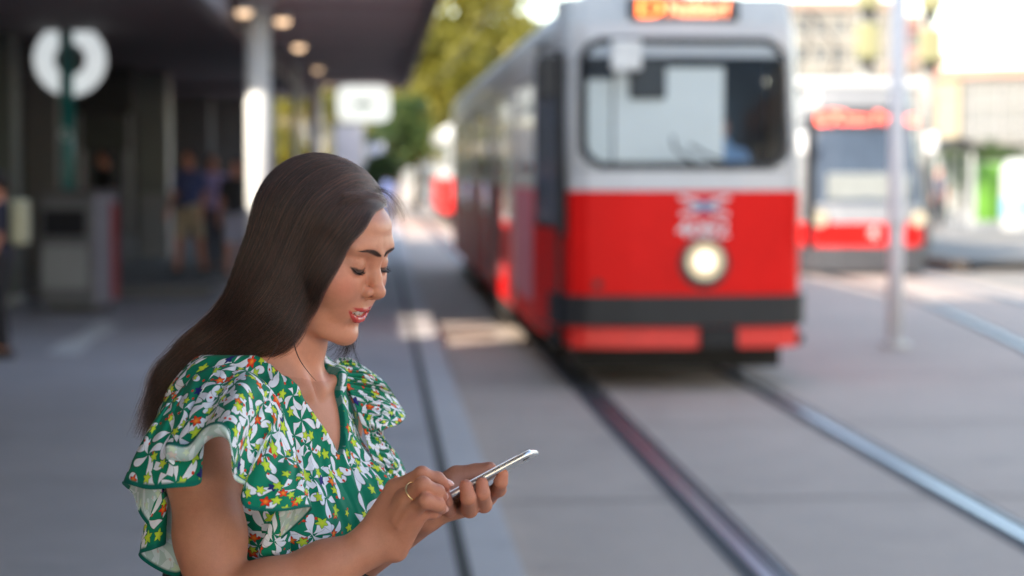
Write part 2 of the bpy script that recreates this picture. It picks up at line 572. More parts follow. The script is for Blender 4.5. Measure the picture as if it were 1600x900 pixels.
def sdf_head_mm(q):
    x, y, z = q[:, 0], np.abs(q[:, 1]), q[:, 2]
    p = np.stack([x, y, z], 1)
    zi = np.clip((z + 100) * 2, 0, 400)
    i = np.minimum(zi.astype(int), 399); f = zi - i
    L = lambda T: T[i] * (1 - f) + T[i + 1] * f
    XF, W, CX, B = L(_XF), L(_W), L(_CX), L(_B)
    dx = x - CX
    a = np.where(dx > 0, XF - CX, B)
    nn = 2.25
    rr = ((np.abs(dx) / a) ** nn + (y / W) ** nn) ** (1 / nn) + 1e-9
    loft = (rr - 1) * np.minimum(a, W) * 0.85
    # closed underneath by the slope of the jaw, above by the cranium
    loft = smax(loft, -(z + 84.5) * 0.97 + (x - 84) * -0.20, 9.0)
    loft = smax(loft, z - 84, 24.0)
    cran = s_ell(p, (8, 0, 36), (75, 70, 77))
    d = smin(loft, cran, 10)
    # brow ridge, temples, cheekbones, smiling cheeks, chin, muzzle
    d = smin(d, s_ell(p, (77, 22, 38), (13, 24, 11)), 14)
    d = smin(d, s_ell(p, (61, 38, -2), (19, 22, 20)), 22)
    d = smin(d, s_ell(p, (67, 29, -12), (15, 20, 17)), 20)
    d = smin(d, s_ell(p, (73.5, 0, -70), (12.5, 15, 12)), 10)
    d = smin(d, s_ell(p, (70, 0, -36), (18.5, 32, 17)), 12)
    d = smin(d, s_ell(p, (81, 0, 36), (9.5, 15, 14)), 10)
    # eye sockets
    d = smax(d, -s_ell(p, (98, 31, 19.5), (15.5, 19, 10.5)), 12)
    d = smax(d, -s_ell(p, (97, 17, 17), (9, 7, 9)), 7)
    # eyeball behind a lowered upper lid, lower lid, crease between them
    lid = s_ell(p, (75.6, 28.5, 18.5), (12.4, 16, 12.4))
    d = smin(d, lid, 5)
    lo = s_ell(p, (75.2, 30.0, 10.5), (12.2, 14.5, 6.8))
    d = smin(d, lo, 4.0)
    crease = s_chain(p, [(87, 18.5, 25.0), (89, 25, 27.5), (86, 33.5, 27.2), (81, 38, 24.5)], [.3, 1.1, .8, .0], 1)
    d = smax(d, -crease, 1.8)
    slit = s_chain(p, [(86, 18.5, 12.6), (88.5, 24.5, 12.0), (87.5, 33.5, 12.2), (81, 41, 14.6)], [.3, 1.0, 1.0, .3], 1)
    d = smax(d, -slit, 1.2)
    # nose
    br = s_chain(p, [(88.5, 0, 30), (88.0, 0, 19), (92.8, 0, 7), (100.2, 0, -7.0)], [6.4, 5.6, 6.4, 7.8], 6)
    d = smin(d, br, 8)
    d = smin(d, s_ell(p, (102.2, 0, -9.8), (8.2, 8.2, 7.4)), 5)
    d = smin(d, s_ell(p, (91.2, 11.0, -11.8), (8.6, 5.2, 6.6)), 3.4)
    d = smin(d, s_ell(p, (82.5, 13.5, -13.5), (5.0, 5.0, 5.2)), 4)
    d = smin(d, s_cap(p, (92, 0, -20.5), (101, 0, -15.5), 2.6, 3.0), 4)
    d = smax(d, -s_ell(p, (95.8, 6.6, -19.0), (5.2, 3.2, 4.6)), 1.6)
    fold = s_chain(p, [(82, 18.5, -6), (79.5, 21.5, -13), (77.5, 29, -20), (72.5, 36.5, -28)], [.3, .8, .8, .4], 2)
    d = smax(d, -fold, 5.0)
    # philtrum
    d = smax(d, -s_cap(p, (93.2, 0, -23), (93.4, 0, -29), 1.0, 1.4), 3)
    # mouth opening, lips
    cav = s_chain(p, [(89, 0, -41.2), (87.5, 9, -40.2), (83.0, 17, -38.4), (75.5, 28.5, -31.4)], [4.2, 4.2, 3.4, 1.2], 2)
    d = smax(d, -cav, 1.4)
    ul = s_chain(p, lip_pts(True), [2.7, 2.7, 2.0, 1.4, 1.0], 1.5)
    ll = s_chain(p, lip_pts(False), [4.0, 4.0, 3.6, 2.8, 1.4], 1.5)
    d = smin(d, ul, 1.6)
    d = smin(d, ll, 1.8)
    d = smax(d, -s_ell(p, (73.5, MOUTH_C + 2.6, -27.5), (4, 2.0, 3.6)), 3.0)
    # fold below the lower lip
    d = smax(d, -s_chain(p, [(87.6, 0, -57.8), (83.5, 12, -57.5)], [2.0, 1.2], 2), 5)
    # ear
    ear = s_ell(p, (-8, 66, 2), (14, 6, 28))
    d = smin(d, ear, 5)
    return d

def seg_d(p, pts):
    """distance to a polyline and the parameter along it (0..1)"""
    best = np.full(len(p), 1e9); bt = np.zeros(len(p)); n = len(pts) - 1
    for i in range(n):
        a = np.asarray(pts[i], float); ab = np.asarray(pts[i + 1], float) - a
        t = np.clip(((p - a) @ ab) / (ab @ ab), 0, 1)
        d = np.sqrt(((p - a - t[:, None] * ab) ** 2).sum(1))
        m = d < best
        best[m] = d[m]; bt[m] = (i + t[m]) / n
    return best, bt

BROW = [(92, 4.5, 32.6), (92.5, 11, 34.8), (89, 20, 37.2), (81, 31, 38.4), (71, 43, 36.6)]
LASH = [(82, 13.5, 14.6), (85, 20, 12.2), (85, 28, 11.2), (82, 36, 12.2), (76, 43.0, 16.0)]
SKIN = np.array([0.57, 0.245, 0.150])
def paint_head(w):
    """skin colour of the head: lips, brows, lash line, blush - marks that sit on the skin itself"""
    q = to_head(w)
    p = q.copy(); p[:, 1] = np.abs(p[:, 1])
    n = len(p)
    c = np.tile(SKIN, (n, 1))
    gl = np.zeros(n)
    def blend(m, colr):
        nonlocal c
        c = c * (1 - m[:, None]) + np.asarray(colr) * m[:, None]
    sst = lambda d, a, b: np.clip((b - d) / (b - a), 0, 1)
    ck = np.exp(-(((p - (72, 44, -4)) / (22, 18, 16)) ** 2).sum(1))
    blend(0.60 * ck, (0.66, 0.19, 0.13))
    nt = np.exp(-(((p - (106, 4, -9)) / (12, 12, 9)) ** 2).sum(1))
    blend(0.25 * nt, (0.58, 0.22, 0.15))
    # lids: brown shadow
    ls = np.exp(-(((p - (84, 33, 21)) / (14, 15, 6.5)) ** 2).sum(1))
    blend(0.35 * ls, (0.30, 0.13, 0.075))
    # lips
    fl = np.array([.3, 1, 1])
    du, tu = seg_d(p * fl, [np.array(b) * fl for b in lip_pts(True)]); dl, tl = seg_d(p * fl, [np.array(b) * fl for b in lip_pts(False)])
    front = p[:, 0] > 60
    ru = np.interp(tu, [0, .25, .6, .9, 1], [3.0, 3.2, 2.0, 1.3, .8])
    rl = np.interp(tl, [0, .3, .65, .9, 1], [4.8, 4.4, 3.0, 1.7, .8])
    mu = sst(du - ru, -.5, .45) * front
    ml = sst(dl - rl, -.5, .45) * front
    m = np.maximum(mu, ml)
    blend(m * .93, (0.46, 0.026, 0.028)); gl = np.maximum(gl, m)
    # inside of the mouth
    cm = 0.9 * sst(s_chain(p, [(82, 0, -41.2), (80.5, 9, -40.2), (76.5, 17, -38.2), (70.5, 28, -31.6)], [4.0, 3.9, 3.0, .6], 2), -.4, .6) * front
    blend(cm, (0.10, 0.015, 0.012))
    # nostril
    nm = sst(s_ell(p, (94.5, 6.6, -18.2), (5.0, 3.2, 4.2)), -.3, 1.0)
    blend(0.8 * nm, (0.05, 0.015, 0.01))
    # brow
    fl = np.array([.04, 1, 1])
    db, tb = seg_d(p * fl, [np.array(b) * fl for b in BROW])
    rb = np.interp(tb, [0, .12, .45, .8, 1], [1.2, 2.8, 3.3, 2.0, .3])
    blend(0.88 * sst(db - rb, -1.2, .6) * (p[:, 0] > 50), (0.060, 0.026, 0.018))
    # lash line
    da, ta = seg_d(p * fl, [np.array(b) * fl for b in LASH])
    ra = np.interp(ta, [0, .15, .5, .85, 1], [.6, 2.2, 3.6, 3.4, .8])
    blend(0.95 * sst(da - ra, -.7, .7) * (p[:, 0] > 60), (0.012, 0.009, 0.009))
    return c, gl

def sdf_head(p):
    def fn(w):
        return sdf_head_mm(to_head(w)) * SC / 1000
    return local_eval(p, fn, head_w((0, 0, 20)), 0.145, 0.05)

# ------------------------------------------------------------------ hands
def Pm(x, y, d):
    return P(x, y, d)

def crop_px(X, Y):       # readings taken from an enlarged crop of the hands
    return 560 + X / 4.5, 660 + Y / 4.5
def C(X, Y, d):
    return P(*crop_px(X, Y), d)

# right hand (its back towards the lens). depths in metres from the lens
WR = P(598, 848, 2.115)
R_MCP = [C(262, 466, 2.118), C(330, 540, 2.098), C(372, 620, 2.092), C(388, 700, 2.100)]
R_FING = [
    [R_MCP[0], C(446, 366, 2.100), C(556, 400, 2.106), C(618, 440, 2.112)],
    [R_MCP[1], C(452, 440, 2.076), C(556, 492, 2.084), C(588, 522, 2.100)],
    [R_MCP[2], C(474, 555, 2.070), C(560, 582, 2.078), C(586, 606, 2.092)],
    [R_MCP[3], C(450, 640, 2.094), C(520, 640, 2.108), C(556, 636, 2.122)],
]
R_RAD = [(.0098, .0090, .0080, .0066), (.0098, .0092, .0083, .0070), (.0095, .0088, .0080, .0068), (.0085, .0076, .0068, .006)]
R_THUMB = [C(300, 560, 2.140), C(430, 500, 2.150), C(540, 490, 2.152), C(600, 480, 2.148)]

def sdf_rhand(p):
    d = None
    for f, r in zip(R_FING, R_RAD):
        r = [x * .94 for x in r]
        e = s_chain(p, f, r, 0.003)
        # knuckle pads
        for j in (1, 2):
            e = smin(e, s_sph(p, f[j] + np.array([0, -.0012, .0012]), r[j] * 0.90), .004)
        d = e if d is None else smin(d, e, 0.0022)
    th = s_chain(p, R_THUMB, (.013, .0105, .0098, .0075), 0.004)
    pal = None
    wr_in = WR + np.array([0.008, -0.004, 0.018])
    for i, m in enumerate(R_MCP):
        b = WR + np.array([-.010 + .0075 * i, -.002 + .001 * i, .014 - .007 * i]) * 1.2
        e = s_cap(p, b, m, .0135, .0112 if i < 3 else .0100)
        pal = e if pal is None else smin(pal, e, 0.012)
    # palm thickness towards the far side
    far = np.array([0.006, 0.016, -0.002])
    pal = smin(pal, s_cap(p, WR + far + np.array([.006, 0, .01]), (R_MCP[1] + R_MCP[2]) / 2 + far, .0125, .0125), 0.014)
    # tendons
    for i, m in enumerate(R_MCP[:3]):
        pal = smin(pal, s_cap(p, WR * .45 + m * .55 + np.array([0, -.0135, .001]), m + np.array([0, -.0095, .001]), .0014, .0030), .006)
    d = smin(d, pal, 0.007)
    d = smin(d, th, 0.007)
    return d

# left hand, palm up, under the phone, finger tips closing over its near edge
WL = P(662, 806, 2.200)
L_MCP = [C(905, 520, 2.205), C(815, 560, 2.203), C(725, 585, 2.200), C(640, 590, 2.196)]
L_FING = [
    [L_MCP[0], C(985, 470, 2.165), C(1000, 420, 2.139), C(1016, 366, 2.137)],
    [L_MCP[1], C(882, 578, 2.150), C(872, 500, 2.118), C(868, 430, 2.121)],
    [L_MCP[2], C(782, 612, 2.140), C(772, 530, 2.106), C(756, 448, 2.110)],
    [L_MCP[3], C(640, 622, 2.150), C(624, 560, 2.118), C(610, 496, 2.116)],
]
L_RAD = [(.0100, .0092, .0080, .0068), (.0104, .0098, .0088, .0078), (.0104, .0100, .0090, .0080), (.0088, .0078, .0068, .0060)]
L_THUMB = [C(560, 470, 2.215), C(690, 378, 2.214), C(830, 350, 2.208), C(925, 322, 2.200)]
def sdf_lhand(p):
    d = None
    for f, r in zip(L_FING, L_RAD):
        r = [x * .94 for x in r]
        e = s_chain(p, f, r, 0.003)
        d = e if d is None else smin(d, e, 0.0018)
    th = s_chain(p, L_THUMB, (.0150, .0118, .0098, .0076), 0.004)
    pal = None
    for i, m in enumerate(L_MCP):
        b = WL + np.array([.010 - .004 * i, .004, .012 - .004 * i])
        e = s_cap(p, b, m, .0135, .0112)
        pal = e if pal is None else smin(pal, e, 0.012)
    pal = smin(pal, s_cap(p, C(600, 560, 2.212), C(660, 440, 2.214), .016, .013), 0.012)
    d = smin(d, pal, 0.006)
    d = smin(d, th, 0.007)
    return d

# ------------------------------------------------------------------ arms
SR = body_w((-12, -134, -38)); SL = body_w((-14, 140, -36))
ER = P(342, 960, 2.085); EL = P(470, 925, 2.44)
def sdf_rarm(p):
    up = s_chain(p, [SR + np.array([0, 0, 0]), SR * .72 + ER * .28, SR * .4 + ER * .6, ER], [.040, .0365, .035, .033], 0.03)
    fore = s_chain(p, [ER, ER * .72 + WR * .28, ER * .35 + WR * .65, WR], [.033, .0350, .0268, .0208], 0.02)
    st = s_sph(p, WR * .93 + ER * .07 + np.array([-.012, -.008, .012]), .0105)       # ulna bump at the wrist
    return smin(smin(up, fore, .012), st, .012)
def sdf_larm(p):
    up = s_chain(p, [SL, SL * .5 + EL * .5, EL], [.044, .040, .034], 0.03)
    fore = s_chain(p, [EL, EL * .7 + WL * .3, WL], [.034, .036, .021], 0.02)
    return smin(up, fore, .012)

# ------------------------------------------------------------------ neck and torso (body millimetres)
NK0 = to_body(head_w((-12, 0, -46))[None])[0]
def torso_mm(q, bare=True):
    x, y, z = q[:, 0], q[:, 1], q[:, 2]
    ya = np.abs(y)
    p = np.stack([x, ya, z], 1)
    d = s_ell(p, (-8, 0, -150), (94, 132, 185))                      # ribcage
    d = smin(d, s_cap(p, (-22, 30, -20), (-16, 124, -36), 42, 35), 40)   # shoulder girdle
    d = smin(d, s_ell(p, (-30, 60, -60), (58, 74, 80)), 30)
    d = smin(d, s_ell(p, (52, 62, -162), (64, 58, 60)), 34)          # bust
    d = smin(d, s_cap(p, (-10, 0, -300), (-10, 40, -430), 92, 88), 60)   # waist to hips
    d = smin(d, s_cap(p, (-8, 50, -470), (-8, 60, -520), 100, 96), 60)
    # collar bones and sternal notch
    d = smin(d, s_chain(p, [(52, 10, -14), (44, 60, -4), (14, 120, -6)], [5, 5, 6], 4), 13)
    d = smax(d, -s_ell(p, (60, 0, -2), (12, 9, 12)), 12)
    return d
def neck_mm(q):
    # the neck leans forward towards the head
    base = np.array([-12., 0, -20.]); top = NK0 + np.array([8., 0, 6.])
    d = s_chain(q, [base, base * .5 + top * .5, top], [58, 52.5, 52], 10)
    ya = np.stack([q[:, 0], np.abs(q[:, 1]), q[:, 2]], 1)
    t2 = top.copy()
    scm = s_cap(ya, (50, 12, -8), (t2[0] - 12, 40, t2[2] - 14), 7.5, 9)
    d = smin(d, scm, 12)
    d = smin(d, s_cap(ya, (-30, 40, 30), (-34, 104, -20), 24, 22), 34)   # trapezius
    return d
def sdf_torso(p):
    def fn(w):
        q = to_body(w)
        return smin(torso_mm(q), neck_mm(q), 16) / 1000
    return local_eval(p, fn, body_w((0, 0, -220)), 0.48, 0.06)

def sdf_body(p):
    d = sdf_torso(p)
    d = smin(d, sdf_head(p), 0.012)
    d = smin(d, local_eval(p, sdf_rarm, (SR + WR) / 2, .36, .05), 0.016)
    d = smin(d, local_eval(p, sdf_larm, (SL + WL) / 2, .36, .05), 0.016)
    d = smin(d, local_eval(p, sdf_rhand, (WR + R_MCP[1]) / 2 + np.array([.03, 0, 0]), .11, .04), 0.010)
    hl = local_eval(p, sdf_lhand, (WL + L_MCP[1]) / 2 + np.array([.02, 0, 0]), .12, .04)
    la = local_eval(p, sdf_larm, (SL + WL) / 2, .36, .05)
    d = np.minimum(d, smin(hl, la, .010))
    return d
def add_teeth(parent):
    """upper row of teeth following the smile"""
    def fn(w):
        q = to_head(w)
        p = np.stack([q[:, 0], np.abs(q[:, 1]), q[:, 2]], 1)
        d = None
        for (x, y, wd) in [(86.0, 4.2, 4.7), (84.6, 12.4, 4.1), (81.6, 19.6, 4.0), (76.8, 26.0, 3.6)]:
            e = s_ell(p, (x - 2.5, y, -38.2 + y * .20), (3.6, wd, 6.3 - y * .04))
            d = e if d is None else smin(d, e, 1.1)
        return d * SC / 1000
    V, F = polygonise(fn, head_w((75, 0, -35)) - 0.05, head_w((75, 0, -35)) + 0.05, 0.0011, 3)
    m = simple_mat('tooth_enamel', (0.68, 0.64, 0.59), 0.25, var=0.03, scale=200)
    return link_mesh('teeth', np_mesh('teeth', V, F), m, parent, smooth=True)
# ------------------------------------------------------------------ dress
def v_half(z, left):
    t = np.clip((z + 86) / 116.0, 0, 1.4)
    return np.where(left, 58 * t ** 0.62, 60 * t ** 0.86)
V0 = 8.0
def dress_mm(q):
    x, y, z = q[:, 0], q[:, 1], q[:, 2]
    base = smin(torso_mm(q), s_cap(np.stack([x, np.abs(y), z], 1), (-30, 40, 24), (-34, 104, -20), 24, 22), 30)
    ang = np.arctan2(y - V0, x + 10)
    # gathers: fine vertical folds that fan out from the front band and the shoulder seam
    n = hash_noise(np.stack([ang * 3, z / 60, ang * 0], 1), 3)
    folds = np.sin(ang * 17 + n * 2.6 + z / 90) * (1.5 + 1.2 * n) + 0.9 * np.sin(ang * 41 + n * 5)
    amp = 0.35 + 0.65 * np.clip((-z - 60) / 120, 0, 1)
    d = base - 6.5 - folds * amp * 1.7
    # smooth the valley between the breasts: cloth bridges it
    d = smin(d, s_ell(q, (58, 0, -175), (58, 60, 62)), 26)
    e = np.abs(y - V0) - v_half(z, y > V0)
    band = np.clip((13 - e) / 4, 0, 1) * np.clip((e + 6) / 3, 0, 1) * (x > 0)
    d = d - 1.8 * band
    # front band below the point of the V with gathers beside it
    fb = np.clip((9 - np.abs(y - V0 + 2)) / 3, 0, 1) * (z < -84) * (x > 0)
    d = d - 2.2 * fb
    cut = np.where((x > -25), -e, -60.0)
    d = smax(d, cut * 0.8, 1.2)
    d = smax(d, z - 34, 2)
    d = smax(d, -(z + 232), 2)
    ax = np.abs(y) - 131 - np.clip(-z - 60, 0, 60) * .08
    d = smax(d, ax, 4)
    return d
def sdf_dress(p):
    return local_eval(p, lambda w: dress_mm(to_body(w)) / 1000, body_w((0, 0, -100)), .26, .05)

def fabric_mat(name, inner=False):
    t = NT(name)
    at = t.n('Attribute', attribute_name='cloth_uv').outputs['Vector']
    ah = t.n('Attribute', attribute_name='cloth_hem').outputs['Fac']
    # slight irregularity of the print
    wob = t.n('TexNoise'); wob.inputs['Scale'].default_value = 45; wob.inputs['Detail'].default_value = 2
    t.l(at, wob.inputs['Vector'])
    def vm(op, a, b=None, scale=None):
        nd = t.n('VectorMath', operation=op)
        t.val(nd.inputs[0], a)
        if b is not None: t.val(nd.inputs[1], b)
        if scale is not None: nd.inputs['Scale'].default_value = scale
        return nd.outputs[0]
    off = vm('SCALE', vm('SUBTRACT', wob.outputs[1], (.5, .5, .5)), scale=0.0016)
    co = vm('ADD', at, off)
    def cells(scale, rnd, shift):
        v = t.n('TexVoronoi', voronoi_dimensions='2D', feature='F1')
        v.inputs['Scale'].default_value = scale
        v.inputs['Randomness'].default_value = rnd
        c2 = vm('ADD', co, (shift, shift * .7, 0))
        t.l(c2, v.inputs['Vector'])
        rel = vm('SUBTRACT', c2, v.outputs['Position'])
        sp = t.n('SeparateXYZ'); t.l(rel, sp.inputs[0])
        sc = t.n('SeparateColor'); t.l(v.outputs['Color'], sc.inputs[0])
        r = t.math('SQRT', t.math('ADD', t.math('MULTIPLY', sp.outputs[0], sp.outputs[0]), t.math('MULTIPLY', sp.outputs[1], sp.outputs[1])))
        a = t.math('ARCTAN2', sp.outputs[1], sp.outputs[0])
        return r, a, sc.outputs
    def step(x, edge, w):     # 1 where x < edge
        return t.math('DIVIDE', t.math('SUBTRACT', edge, x), w, clamp=True)
    def fan(scale, shift, n, swirl, size, gate):
        r, a, rc = cells(scale, 0.85, shift)
        aa = t.math('ADD', a, t.math('MULTIPLY', rc[0], 6.283))
        ph = t.math('ADD', t.math('MULTIPLY', aa, n), t.math('MULTIPLY', r, swirl))
        s = t.math('SINE', ph)
        # petal: widest half way, pointed at both ends
        rr = t.math('DIVIDE', r, size)
        th = t.math('SUBTRACT', 1.12, t.math('MULTIPLY', t.math('MULTIPLY', rr, t.math('SUBTRACT', 1.12, rr)), 2.9))
        m = t.math('DIVIDE', t.math('SUBTRACT', s, th), 0.10, clamp=True)
        line = t.math('DIVIDE', t.math('SUBTRACT', 0.16, t.math('ABSOLUTE', t.math('SUBTRACT', s, th))), 0.06, clamp=True)
        g = t.math('GREATER_THAN', rc[1], gate)
        ins = t.math('LESS_THAN', rr, 1.1)
        g = t.math('MULTIPLY', g, ins)
        return t.math('MULTIPLY', m, g), t.math('MULTIPLY', line, g)
    def star(scale, shift, R1, rin=0.45):
        r, a, rc = cells(scale, 0.8, shift)
        aa = t.math('ADD', a, t.math('MULTIPLY', rc[0], 6.283))
        w = t.math('DIVIDE', t.math('PINGPONG', aa, 0.62832), 0.62832)
        Rr = t.math('MULTIPLY', t.math('SUBTRACT', 1.0, t.math('MULTIPLY', t.math('POWER', w, 0.75), 1 - rin)), t.math('MULTIPLY_ADD', rc[2], R1 * .5, R1 * .7))
        return step(r, Rr, 0.0004), step(r, t.math('ADD', Rr, 0.0007), 0.0004), r, rc
    green = (0.003, 0.150, 0.078); white = (0.74, 0.76, 0.84); ink = (0.012, 0.03, 0.03)
    ng = t.noise(60, 2, .5, co)
    c = t.mix(ng, (0.002, 0.160, 0.092), (0.004, 0.215, 0.125))
    for (sc_, sh, n, sw, size, gate) in ((25, 0.0, 5, 80, .0245, .16), (33, .113, 4, -120, .0195, .38)):
        m, ln = fan(sc_, sh, n, sw, size, gate)
        c = t.mix(t.math('MULTIPLY', ln, .55), c, ink)
        c = t.mix(m, c, white)
    # small red dots
    r, a, rc = cells(78, .9, .31)
    dm = t.math('MULTIPLY', step(r, .0017, .0003), t.math('GREATER_THAN', rc[1], .62))
    c = t.mix(dm, c, (0.62, 0.035, 0.012))
    # navy and red stars, then yellow-green stars
    m, ol, r, rc = star(39, .57, .0068)
    g = t.math('GREATER_THAN', rc[1], .45)
    isn = t.math('GREATER_THAN', rc[1], .86)
    red = t.mix(t.math('MULTIPLY', r, 260, clamp=True), (0.85, .30, .03), (0.68, 0.030, 0.010))
    cc = t.mix(isn, red, (0.015, 0.018, 0.16))
    c = t.mix(t.math('MULTIPLY', t.math('MULTIPLY', ol, g), .8), c, ink)
    c = t.mix(t.math('MULTIPLY', m, g), c, cc)
    m, ol, r, rc = star(46, .83, .0064)
    g = t.math('GREATER_THAN', rc[1], .20)
    c = t.mix(t.math('MULTIPLY', t.math('MULTIPLY', ol, g), .8), c, ink)
    c = t.mix(t.math('MULTIPLY', m, g), c, t.mix(t.math('MULTIPLY', r, 200, clamp=True), (0.62, 0.66, 0.05), (0.36, 0.62, 0.035)))
    if inner:   # wrong side of the cloth: the print only shows through
        c = t.mix(0.72, c, (0.62, 0.74, 0.74))
    c = t.mix(ah, c, (0.002, 0.13, 0.10))
    t.l(c, t.b.inputs['Base Color'])
    t.b.inputs['Roughness'].default_value = 0.72
    t.b.inputs['Sheen Weight'].default_value = 0.04
    t.b.inputs['Specular IOR Level'].default_value = 0.15
    wv = t.noise(1500, 2, .5, at)
    fine = t.noise(90, 4, .6, at)
    t.bump(t.math('ADD', t.math('MULTIPLY', wv, .15), fine), 0.35, 0.0012)
    return t.m

def set_cloth(me, UV, H):
    a = me.attributes.new('cloth_uv', 'FLOAT_VECTOR', 'POINT')
    a.data.foreach_set('vector', np.concatenate([UV, np.zeros((len(UV), 1))], 1).astype(np.float32).ravel())
    b = me.attributes.new('cloth_hem', 'FLOAT', 'POINT')
    b.data.foreach_set('value', H.astype(np.float32))

def build_bodice(parent, mats):
    V, F = polygonise(sdf_dress, body_w((0, 0, -100)) - .27, body_w((0, 0, -100)) + .27, 0.0018, 4)
    V, F = largest_piece(V, F)
    V = smooth_mesh(V, F, 2)
    q = to_body(V)
    ang = np.arctan2(q[:, 1], q[:, 0] + 10)
    me = np_mesh('bodice', V, F)
    e = np.abs(q[:, 1] - V0) - v_half(q[:, 2], q[:, 1] > V0)
    hem = np.clip((1.2 - np.abs(e)) / .8, 0, 1) * (q[:, 0] > -20) * (q[:, 2] > -90)
    set_cloth(me, np.stack([ang * .115, q[:, 2] / 1000 + .12 * q[:, 0] / 1000], 1), hem * .9)
    return link_mesh('bodice', me, mats[0], parent, smooth=True)

def build_ruffle(parent, mats, T, H, name='sleeve_ruffle', nu=420, nv=46, bulge=(0, -.02, .02), push=True, gather=.0040, seed=1, curl=None):
    T = cat_rom([P(*t) for t in T], nu); Hh = cat_rom([P(*h) for h in H], nu)
    # even spacing along the hem
    L = np.r_[0, np.cumsum(np.linalg.norm(np.diff(Hh, axis=0), axis=1))]
    s = np.linspace(0, L[-1], nu)
    Hh = np.stack([np.interp(s, L, Hh[:, i]) for i in range(3)], 1)
    # the seam runs evenly too, blended with the parameter of the hem
    w = np.interp(s, L, np.linspace(0, 1, nu))
    T = np.stack([np.interp(w, np.linspace(0, 1, nu), T[:, i]) for i in range(3)], 1)
    sm = Hh.copy()
    k = np.ones(61) / 61
    for i in range(3):
        sm[:, i] = np.convolve(np.pad(Hh[:, i], 30, mode='edge'), k, mode='valid')
    v = np.linspace(0, 1, nv)[:, None, None]
    mid = (T + sm) / 2 + np.array(bulge)
    base = (1 - v) ** 2 * T + 2 * v * (1 - v) * mid + v ** 2 * sm
    S = base + (Hh - sm)[None] * (v ** .70)
    gl = np.sin(s / L[-1] * 6.283 * 27 + 1.3 * np.sin(s * 40 + seed))[None, :, None]
    S = S + gl * gather * (np.sin(np.clip(v * 1.2, 0, 1) * math.pi) * .8 + .1) * np.array([0.25, -1, .2])
    if curl is not None:
        # the edge rolls outwards and up, showing the wrong side of the cloth
        ci = np.interp(w, np.linspace(0, 1, len(curl)), curl)
        kk = np.ones(9) / 9
        ci = np.convolve(np.pad(ci, 4, mode='edge'), kk, mode='valid')
        ex = []
        for q in np.linspace(0, 1, 11)[1:]:
            a_ = q * math.pi * .5
            ex.append(S[-1] + ci[:, None] * (np.array([0, -1, 0]) * .45 * math.sin(min(a_ * 2, math.pi)) + np.array([-.10, -.30, 1.0]) * q))
        S = np.concatenate([S, np.stack(ex)]); nv += 10
    V = S.reshape(-1, 3)
    if push:
        for _ in range(5):
            d = sdf_body(V)
            m = d < 0.005
            if not m.any(): break
            e = 0.002
            g = np.stack([sdf_body(V[m] + np.eye(3)[i] * e) - sdf_body(V[m] - np.eye(3)[i] * e) for i in range(3)], 1)
            g /= np.linalg.norm(g, axis=1)[:, None] + 1e-9
            V[m] += g * (0.0055 - d[m])[:, None]
        S = V.reshape(nv, nu, 3)
        for _ in range(3):
            S[1:-1] = S[1:-1] * .5 + (S[2:] + S[:-2]) * .25
            S[:, 1:-1] = S[:, 1:-1] * .5 + (S[:, 2:] + S[:, :-2]) * .25
        V = S.reshape(-1, 3)
    idx = np.arange(nu * nv).reshape(nv, nu)
    F = np.stack([idx[:-1, :-1], idx[:-1, 1:], idx[1:, 1:], idx[1:, :-1]], -1).reshape(-1, 4)
    me = np_mesh(name, V, F)
    # the ruffle is cut as a ring: lay the print out on that ring
    LT = np.linalg.norm(np.diff(T, axis=0), axis=1).sum(); h = np.linalg.norm(sm - T, axis=1).mean() * 1.05
    Phi = max((L[-1] - LT) / h, 1.0); r0 = LT / Phi
    ph = np.tile(s / L[-1] * Phi, nv); rr = r0 + np.repeat(np.linspace(0, 1, nv), nu) * h * (1 if curl is None else 1.15)
    U = rr * np.cos(ph); Vv = rr * np.sin(ph)
    hem = np.repeat(np.clip((np.linspace(0, 1, nv) - (.965 if curl is None else .975)) / .02, 0, 1), nu)
    if curl is not None:
        rows = np.repeat(np.arange(nv), nu); cc_ = np.tile(ci, nv)
        hem = np.where((rows >= nv - 12) & (cc_ < .0045) | (rows >= nv - 2), 1.0, 0.0)
    set_cloth(me, np.stack([U, Vv + seed], 1), hem)
    o = link_mesh(name, me, list(mats), parent, smooth=True)
    md = o.modifiers.new('thickness', 'SOLIDIFY')
    md.thickness = 0.0009
    md.offset = 0
    md.material_offset = 1
    return o

NEAR_T = [(452, 800, 2.150), (466, 740, 2.130), (452, 670, 2.135), (425, 610, 2.150), (385, 578, 2.165), (340, 572, 2.165), (300, 590, 2.165), (276, 630, 2.18), (270, 690, 2.20), (276, 760, 2.22)]
NEAR_H = [(454, 866, 2.140), (430, 883, 2.120), (404, 866, 2.120), (444, 838, 2.120), (487, 794, 2.085), (440, 799, 2.040), (394, 797, 2.030), (378, 785, 2.035), (380, 764, 2.050), (394, 761, 2.058),
          (368, 752, 2.045), (366, 722, 2.020), (360, 694, 2.016), (344, 684, 2.020), (322, 693, 2.032), (298, 722, 2.040), (266, 722, 2.045), (272, 734, 2.052), (312, 747, 2.056),
          (308, 758, 2.040), (268, 762, 2.030), (230, 764, 2.040), (192, 755, 2.07), (210, 775, 2.12), (220, 806, 2.15), (244, 834, 2.165), (260, 848, 2.165), (240, 858, 2.15), (217, 868, 2.17), (245, 890, 2.19), (278, 900, 2.20), (300, 880, 2.21)]
FAR_T = [(524, 562, 2.375), (536, 590, 2.35), (552, 625, 2.335), (566, 665, 2.325), (578, 705, 2.32), (588, 735, 2.32)]
FAR_H = [(556, 566, 2.40), (582, 582, 2.43), (604, 600, 2.40), (622, 628, 2.44), (634, 650, 2.40), (622, 664, 2.37), (600, 672, 2.345), (604, 690, 2.36), (622, 712, 2.39), (634, 742, 2.38), (618, 755, 2.355), (604, 758, 2.34)]

